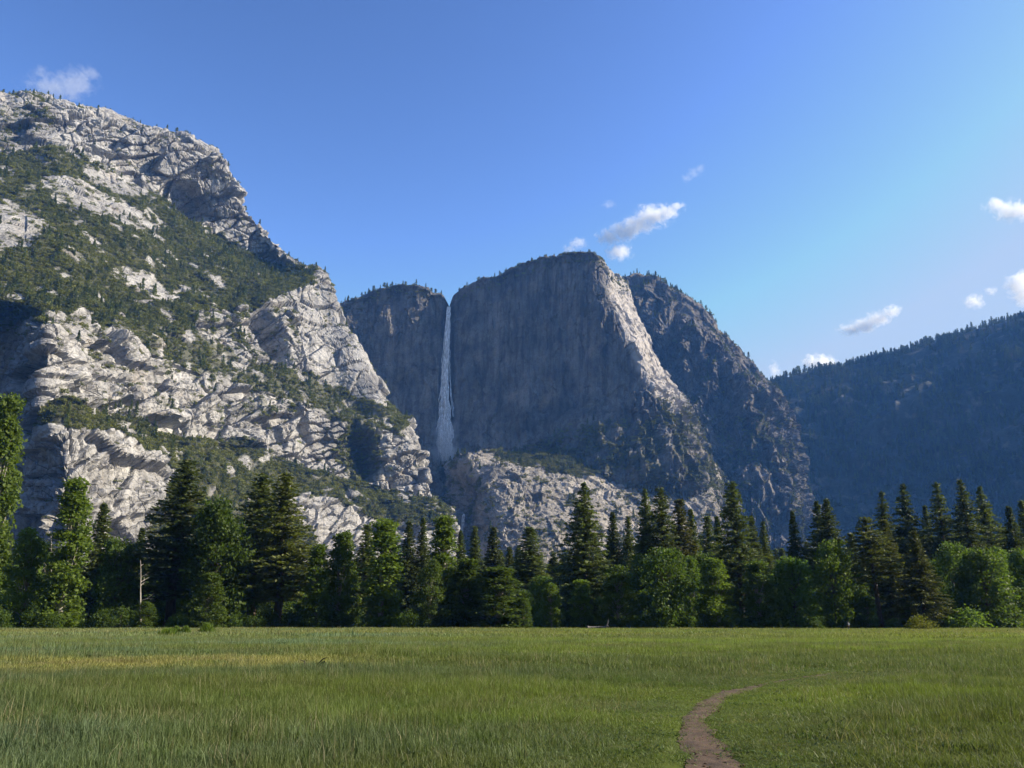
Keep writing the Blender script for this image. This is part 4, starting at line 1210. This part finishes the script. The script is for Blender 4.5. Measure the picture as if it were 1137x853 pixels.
# tall green willow clumps standing out in the meadow
def stem_clump(px, py, hpx, wpx, label, seed, n=150):
    rng = np.random.default_rng(seed)
    p = on_ground(px, py); D = p[1]; h = hpx*D/FPX; r = wpx*D/FPX/2
    m = n*3
    a = np.stack([rng.normal(0, r*.42, m), rng.normal(0, r*.42, m), np.zeros(m)], -1)
    lean = a*rng.uniform(.1, .6, (m, 1))+rng.normal(0, .06, (m, 3)); hh = h*rng.uniform(.5, 1.08, m)*(1-.35*np.clip(np.linalg.norm(a, axis=1)/r, 0, 1.3)**2)
    b = a+lean*np.array([1, 1, 0]); b[:, 2] = hh
    c = (a+b)/2; ax = (b-a)/2; w = unit(np.cross(ax, rand_dirs(rng, m)))*.07
    o = mesh_obj('willow_clump', *quads(c, ax, w), M_LEAF)
    o.location = (p[0], p[1], float(height(p[:1], p[1:2])[0])-.05)
    o.color = (.95, .95, .8, 1)
    return props(o, label, 'plant', 'green clumps standing in the meadow')
stem_clump(186, 708, 12, 17, 'widest of the tall green clumps in a row on the meadow', 91)
stem_clump(195.5, 705, 10, 7, 'slim green clump touching the widest clump', 92)
stem_clump(206, 705, 10, 8, 'green clump standing second from the wide clump', 93)
stem_clump(229.5, 704.5, 13, 13, 'tallest green clump standing apart from the row of three', 94)
tree_px('shrub', 1022, 686, 30, 170, 'low rounded yellow bush alone in the grass before the shorter dark pine', cat='bush', hue=(1.75, 1.25, .8), var=2)
tree_px('shrub', 907, 689, 14, 190, 'small dull bush in the grass by the walker', cat='bush', hue=(.9, .9, .7), var=1)

# driftwood and a fallen log
def log_obj(name, pts, rad, mat, label, cat, branches=(), k=9):
    root = empty(name, tuple(pts[0]))
    P = np.array(pts)-np.array(pts[0])
    t = np.linspace(0, 1, 10); S = np.stack([np.interp(t, np.linspace(0, 1, len(P)), P[:, i]) for i in range(3)], -1)
    S += np.random.default_rng(3).normal(0, rad*.18, S.shape)
    mesh_obj('trunk', *tube(S, rad*(1-.5*t), k), mat, root, smooth_shade=True)
    br = [tube(np.array(b), [rad*.4, rad*.28, rad*.1], 5) for b in branches]
    if br: mesh_obj('branches', *join(br), mat, root, smooth_shade=True)
    return props(root, label, cat)
M_GREYLOG = bark_mat('grey_log', (.10, .09, .08), (.22, .20, .175), 3, .4)
M_DARKWOOD = bark_mat('dark_driftwood', (.03, .022, .016), (.09, .065, .045))
a0 = on_ground(333, 745.5); D = a0[1]; s = D/FPX
log_obj('driftwood', [(a0[0], D, .06), (a0[0]+10*s, D-.1, .10), (a0[0]+18*s, D-.1, .15), (a0[0]+27*s, D-.2, .30)], .075, M_DARKWOOD, 'dark crooked stick lying in the pale dry grass strip', 'log',
        [[(.15, 0, .05), (.1, .2, .25), (-.1, .3, .3)], [(.55, -.1, .1), (.8, -.2, .35), (.95, -.2, .4)]])
a0 = on_ground(651, 696.5); D = 205.0; x0 = a0[0]/a0[1]*D; s = D/FPX
log_obj('fallen_log', [(x0, D, .35), (x0+12*s, D, .4), (x0+24*s, D-.2, .55)], .42, M_GREYLOG, 'grey fallen log lying at the wood edge under the round bright tree', 'log',
        [[(4.6, -.2, .3), (5.0, -.3, 1.2), (5.1, -.3, 1.9)]])

# ------------------------------------------------------------------ the walker
def skin_body(name, pts, edges, rad, mat, parent=None, sub=2):
    me = bpy.data.meshes.new(name); me.from_pydata(pts, edges, []); me.materials.append(mat)
    o = bpy.data.objects.new(name, me); col.objects.link(o)
    if parent: o.parent = parent
    o.modifiers.new('skin', 'SKIN'); s = o.modifiers.new('sub', 'SUBSURF'); s.levels = sub; s.render_levels = sub
    for v, r in zip(me.skin_vertices[0].data, rad): v.radius = (r, r) if isinstance(r, float) else r
    me.skin_vertices[0].data[0].use_root = True
    return o
def plain(name, c, rough=.8):
    m, n, l, b = new_mat(name)
    g = n.new('ShaderNodeTexCoord'); t = noise_node(n, l, g.outputs['Object'], 14, 4)
    r = ramp(n, [(.3, tuple(v*.8 for v in c)), (.7, tuple(v*1.15 for v in c))]); l.new(t.outputs[0], r.inputs[0]); l.new(r.outputs[0], b.inputs['Base Color'])
    b.inputs['Roughness'].default_value = rough
    return m
def person(loc, rz, label):
    root = empty('person', loc, rz)
    skin = plain('skin', (.45, .28, .20), .6)
    # mid stride, walking away from the camera
    P = [(0, 0, .96), (0, 0, 1.14), (0, 0, 1.36), (0, 0, 1.47), (0, .01, 1.55), (0, .02, 1.64), (0, .02, 1.72),
         (.17, 0, 1.40), (.23, -.06, 1.13), (.22, .06, .90), (.21, .10, .80),
         (-.17, 0, 1.40), (-.24, .08, 1.13), (-.22, .22, .93), (-.21, .28, .85),
         (.095, 0, .92), (.10, .17, .52), (.10, .10, .10), (.10, .22, .04),
         (-.095, 0, .92), (-.10, -.06, .50), (-.10, -.30, .16), (-.10, -.22, .03)]
    E = [(0, 1), (1, 2), (2, 3), (3, 4), (4, 5), (5, 6), (2, 7), (7, 8), (8, 9), (9, 10), (2, 11), (11, 12), (12, 13), (13, 14), (0, 15), (15, 16), (16, 17), (17, 18), (0, 19), (19, 20), (20, 21), (21, 22)]
    rad = [(.15, .11), (.135, .10), (.16, .115), .065, .075, .098, .07, .065, .048, .038, .04, .065, .048, .038, .04, .088, .062, .042, .045, .088, .062, .042, .045]
    body = skin_body('body', P, E, rad, skin, root)
    T = [P[0], (0, 0, .90), P[15], P[16], (.10, .12, .14), P[19], P[20], (-.10, -.28, .19)]
    skin_body('trousers', T, [(0, 1), (0, 2), (2, 3), (3, 4), (0, 5), (5, 6), (6, 7)], [(.165, .125), (.14, .11), .105, .08, .066, .105, .08, .066], plain('black_cloth', (.018, .018, .022)), root)
    S = [P[0], P[1], P[2], (0, 0, 1.44), P[7], P[8], (.222, .02, .98), P[11], P[12], (-.225, .17, 1.0)]
    skin_body('jacket', S, [(0, 1), (1, 2), (2, 3), (2, 4), (4, 5), (5, 6), (2, 7), (7, 8), (8, 9)], [(.18, .135), (.165, .125), (.185, .14), .085, .085, .066, .056, .085, .066, .056], plain('grey_cloth', (.12, .12, .14)), root)
    bm = bmesh.new(); bmesh.ops.create_icosphere(bm, subdivisions=3, radius=.108)
    for v in bm.verts:
        v.co.z *= 1.1; v.co.y *= 1.08
        if v.co.y > .02 and v.co.z < .03: v.co *= .82
    me = bpy.data.meshes.new('hair'); bm.to_mesh(me); bm.free(); me.materials.append(plain('dark_hair', (.03, .02, .015)))
    h = bpy.data.objects.new('hair', me); h.location = (0, .005, 1.675); h.parent = root; col.objects.link(h)
    return props(root, label, 'person')
pp = on_ground(942.5, 700.6)
person((pp[0], pp[1], float(height(pp[:1], pp[1:2])[0])), R(8), 'person in dark trousers and grey jacket walking at the far edge of the meadow')
pk = [o for o in bpy.data.objects if o.name.startswith('person')][0]
bm = bmesh.new(); bmesh.ops.create_cube(bm, size=1.0); bmesh.ops.scale(bm, vec=(.30, .17, .46), verts=bm.verts)
bmesh.ops.bevel(bm, geom=bm.edges[:], offset=.06, segments=3, affect='EDGES')
me = bpy.data.meshes.new('backpack'); bm.to_mesh(me); bm.free(); me.materials.append(plain('pale_cloth', (.62, .62, .64)))
bk = bpy.data.objects.new('backpack', me); col.objects.link(bk)
bk.location = pk.matrix_basis @ Vector((.02, -.22, 1.24)); bk.rotation_euler = (0, 0, R(8))
props(bk, 'pale backpack on the back of the person walking in the meadow', 'backpack')

# ------------------------------------------------------------------ the waterfall
def water_mat():
    m, n, l, b = new_mat('falling_water')
    b.inputs['Base Color'].default_value = (.93, .95, .97, 1); b.inputs['Roughness'].default_value = .6
    tr = n.new('ShaderNodeBsdfTransparent'); mx = n.new('ShaderNodeMixShader')
    g = n.new('ShaderNodeNewGeometry'); mp = n.new('ShaderNodeMapping'); mp.inputs['Scale'].default_value = (.5, .5, .05); l.new(g.outputs['Position'], mp.inputs['Vector'])
    t = noise_node(n, l, mp.outputs[0], 1.0, 5, .65); r = ramp(n, [(.34, (.05, .05, .05)), (.60, (.95, .95, .95))]); l.new(t.outputs[0], r.inputs[0])
    l.new(r.outputs[0], mx.inputs[0]); l.new(tr.outputs[0], mx.inputs[1]); l.new(b.outputs[0], mx.inputs[2]); l.new(mx.outputs[0], n['Material Output'].inputs['Surface'])
    return m
M_WATER = water_mat()
def fall(name, rows, n, label, seed, seg=46):
    """rows: px, py, Y, half width in metres down the fall; many separate streams of falling water"""
    rng = np.random.default_rng(seed); rows = np.array(rows, float)
    C = unproj(rows[:, 0], rows[:, 1], rows[:, 2]); tt = np.linspace(0, 1, len(rows))
    parts = []
    for k in range(n):
        t0 = max(0, rng.uniform(-.55, .85)); t1 = min(rng.uniform(.86, 1.02), t0+rng.uniform(.15, .55))
        t = np.linspace(t0, t1, max(8, int(seg*(t1-t0)*1.6)))
        c = np.stack([np.interp(t, tt, C[:, i]) for i in range(3)], -1); w = np.interp(t, tt, rows[:, 3])
        lat = rng.normal(0, .40); dep = rng.normal(0, .4)
        wav = np.stack([t*14, 0*t+k*3.1, 0*t], -1)
        c[:, 0] += w*(lat+.34*perlin(wav, 451)+.13*perlin(wav*4, 452)); c[:, 1] -= w*(dep*.6+.2*perlin(wav, 453))
        v = np.clip((t-t0)/(t1-t0), 0, 1)
        s = np.maximum(np.sin(np.pi*v) if t0 > 0 else np.cos(np.pi/2*v), 0)**.6
        parts.append(tube(c, (.5+.09*w*rng.uniform(.3, 1.3))*s+.03, 5))
    o = mesh_obj(name, *join(parts), M_WATER, smooth_shade=True)
    return props(o, label, kind='structure')
fall('waterfall', [(498.6, 341, 2060, 4.0), (497.8, 352, 2052, 4.8), (496.6, 380, 2046, 6.2), (495, 410, 2040, 8.5), (493.6, 440, 2032, 12), (493.6, 465, 2024, 19), (495, 490, 2012, 25), (496, 512, 2000, 27)], 360,
     'tall white waterfall dropping from the notch in the shaded wall', 461)
fall('waterfall', [(515, 571, 1740, 2.4), (514, 578, 1735, 3.0), (513, 590, 1728, 4.5), (512, 600, 1722, 5.0)], 50, 'small lower waterfall in the dark gully beneath the big fall', 462, 14)

# spray drifting at its foot
def cloud_mat(name, lobes, dens, noise_scale, thr, soft, color=(1, 1, 1), detail=6):
    """lobes: centre and radii of soft ellipsoids (world); density is noise shaped by them"""
    m = bpy.data.materials.new(name); m.use_nodes = True; n = m.node_tree.nodes; l = m.node_tree.links
    n.remove(n['Principled BSDF'])
    g = n.new('ShaderNodeNewGeometry'); pos = g.outputs['Position']
    acc = None
    for c, r in lobes:
        s = n.new('ShaderNodeVectorMath'); s.operation = 'SUBTRACT'; l.new(pos, s.inputs[0]); s.inputs[1].default_value = c
        d = n.new('ShaderNodeVectorMath'); d.operation = 'DIVIDE'; l.new(s.outputs[0], d.inputs[0]); d.inputs[1].default_value = r
        ln = n.new('ShaderNodeVectorMath'); ln.operation = 'LENGTH'; l.new(d.outputs[0], ln.inputs[0])
        if acc is None: acc = ln.outputs['Value']
        else:
            mn = n.new('ShaderNodeMath'); mn.operation = 'SMOOTH_MIN'; mn.inputs[2].default_value = .35
            l.new(acc, mn.inputs[0]); l.new(ln.outputs['Value'], mn.inputs[1]); acc = mn.outputs[0]
    t = noise_node(n, l, pos, noise_scale, detail, .62, .6)
    # density = (noise*gain - falloff) clipped
    a = n.new('ShaderNodeMath'); a.operation = 'MULTIPLY_ADD'; l.new(t.outputs[0], a.inputs[0]); a.inputs[1].default_value = thr; a.inputs[2].default_value = 1.0-thr*.5
    b = n.new('ShaderNodeMath'); b.operation = 'SUBTRACT'; l.new(a.outputs[0], b.inputs[0]); l.new(acc, b.inputs[1])
    k = n.new('ShaderNodeMapRange'); k.interpolation_type = 'SMOOTHSTEP'; l.new(b.outputs[0], k.inputs[0]); k.inputs[1].default_value = 0.0; k.inputs[2].default_value = soft; k.inputs[4].default_value = dens
    v = n.new('ShaderNodeVolumePrincipled'); v.inputs['Color'].default_value = (*color, 1); v.inputs['Anisotropy'].default_value = .2
    v.inputs['Absorption Color'].default_value = (1, 1, 1, 1)
    l.new(k.outputs[0], v.inputs['Density']); l.new(v.outputs[0], n['Material Output'].inputs['Volume'])
    return m
def ellipsoids(name, lobes, grow, mat):
    """one closed hull round all the lobes"""
    bm = bmesh.new()
    for c, r in lobes:
        t = bmesh.ops.create_icosphere(bm, subdivisions=3, radius=1.0)
        for v in t['verts']: v.co = Vector((c[0]+v.co.x*r[0]*grow, c[1]+v.co.y*r[1]*grow, c[2]+v.co.z*r[2]*grow))
    me = bpy.data.meshes.new(name); bm.to_mesh(me); bm.free(); me.materials.append(mat)
    o = bpy.data.objects.new(name, me); col.objects.link(o)
    if len(lobes) > 1:
        rm = o.modifiers.new('hull', 'REMESH'); rm.mode = 'VOXEL'; rm.voxel_size = min(min(r) for c, r in lobes)*.35
    return o
mc = unproj(497, 505, 1990)
ml = [(tuple(mc+np.array([0, -8., 0])), (62, 34, 38)), (tuple(mc+np.array([-6., -10, 40])), (42, 24, 60))]
mist = ellipsoids('mist', ml, 1.25, cloud_mat('spray', ml, .04, .045, 1.2, 1.0, (.95, .97, 1)))
props(mist, 'faint spray drifting at the foot of the tall waterfall', kind='stuff')

# ------------------------------------------------------------------ clouds, high above the valley air
CLOUDS = [
 ([(58, 97, 34, 14), (84, 92, 24, 16), (97, 82, 14, 10), (70, 100, 26, 12), (45, 78, 9, 6)], 0.0066, 'soft translucent cloud above the rim of the sunlit grey mountain'),
 ([(676, 264, 15, 9), (692, 258, 17, 11), (708, 250, 19, 11), (724, 240, 22, 11), (741, 235, 16, 8), (688, 280, 15, 9), (752, 229, 9, 5)], 0.0266, 'bright white cloud streak just above the waterfall tower'),
 ([(642, 270, 11, 6), (632, 276, 8, 5)], 0.0152, 'small white puff beside the top of the tower'),
 ([(770, 192, 9, 6), (778, 187, 7, 5), (762, 198, 8, 5)], 0.0057, 'faint high wisp over the bright cloud streak'),
 ([(676, 227, 9, 5)], 0.0057, 'faintest tiny wisp in the blue above the tower puff'),
 ([(944, 366, 13, 6), (960, 361, 14, 8), (975, 354, 14, 8), (990, 346, 11, 7)], 0.0228, 'slanting white cloud over the blue shaded mountain'),
 ([(905, 403, 13, 9), (918, 402, 10, 8)], 0.0266, 'white cloud peeping over the shaded mountain skyline'),
 ([(860, 411, 6, 10)], 0.0095, 'thin upright wisp beside the brown peak'),
 ([(1105, 228, 13, 9), (1120, 234, 17, 12), (1136, 235, 16, 10)], 0.0228, 'highest bright cloud at the eastern edge of the sky'),
 ([(1132, 318, 15, 16), (1140, 325, 14, 14)], 0.0247, 'bright cloud cut by the eastern edge above the skyline'),
 ([(1081, 335, 11, 8)], 0.0190, 'small round cloud between the slanting cloud and the eastern edge'),
 ([(1101, 323, 7, 5)], 0.0133, 'tiny cloud scrap beside the small round cloud'),
]
for lobes_px, dens, lab in CLOUDS:
    q = unproj(lobes_px[0][0], lobes_px[0][1], 1.0); el = (q[2]-EYE)
    Y = 2100/el
    lobes = []
    for k, (x, y, rx, ry) in enumerate(lobes_px):
        c = unproj(x, y, Y+(k % 3-1)*.2*rx*Y/FPX)
        sx = rx*Y/FPX*1.12; sz = ry*Y/FPX*1.15
        lobes.append((tuple(c), (sx, (sx+sz)/2, sz)))
    s = np.mean([l_[1][2] for l_ in lobes])
    mat = cloud_mat('cloud_vapour', lobes, dens, 1.35/s, 2.9, .9, detail=8)
    o = ellipsoids('cloud', lobes, 1.3, mat)
    props(o, lab, 'cloud', 'small clouds in the sky')
# ------------------------------------------------------------------ the air of the valley
HX, HY0, HY1, HZ0, HZ1 = 6200, -3300, 6200, -6.0, 1235.0
hv = np.array([(x, y, z) for z in (HZ0, HZ1) for y in (HY0, HY1) for x in (-HX, HX)], float)
hf = [(0, 2, 3, 1), (4, 5, 7, 6), (0, 1, 5, 4), (2, 6, 7, 3), (0, 4, 6, 2), (1, 3, 7, 5)]
hm = bpy.data.materials.new('valley_air'); hm.use_nodes = True
hn = hm.node_tree.nodes; hn.remove(hn['Principled BSDF'])
pv = hn.new('ShaderNodeVolumePrincipled')
pv.inputs['Color'].default_value = (0.13, 0.38, 1.0, 1)
pv.inputs['Density'].default_value = 0.000055
pv.inputs['Anisotropy'].default_value = 0.1
pv.inputs['Absorption Color'].default_value = (1, 1, 1, 1)
hm.node_tree.links.new(pv.outputs[0], hn['Material Output'].inputs['Volume'])
haze = mesh_obj('haze', hv, hf, hm)
props(haze, 'thin blue haze filling the valley air', kind='stuff')
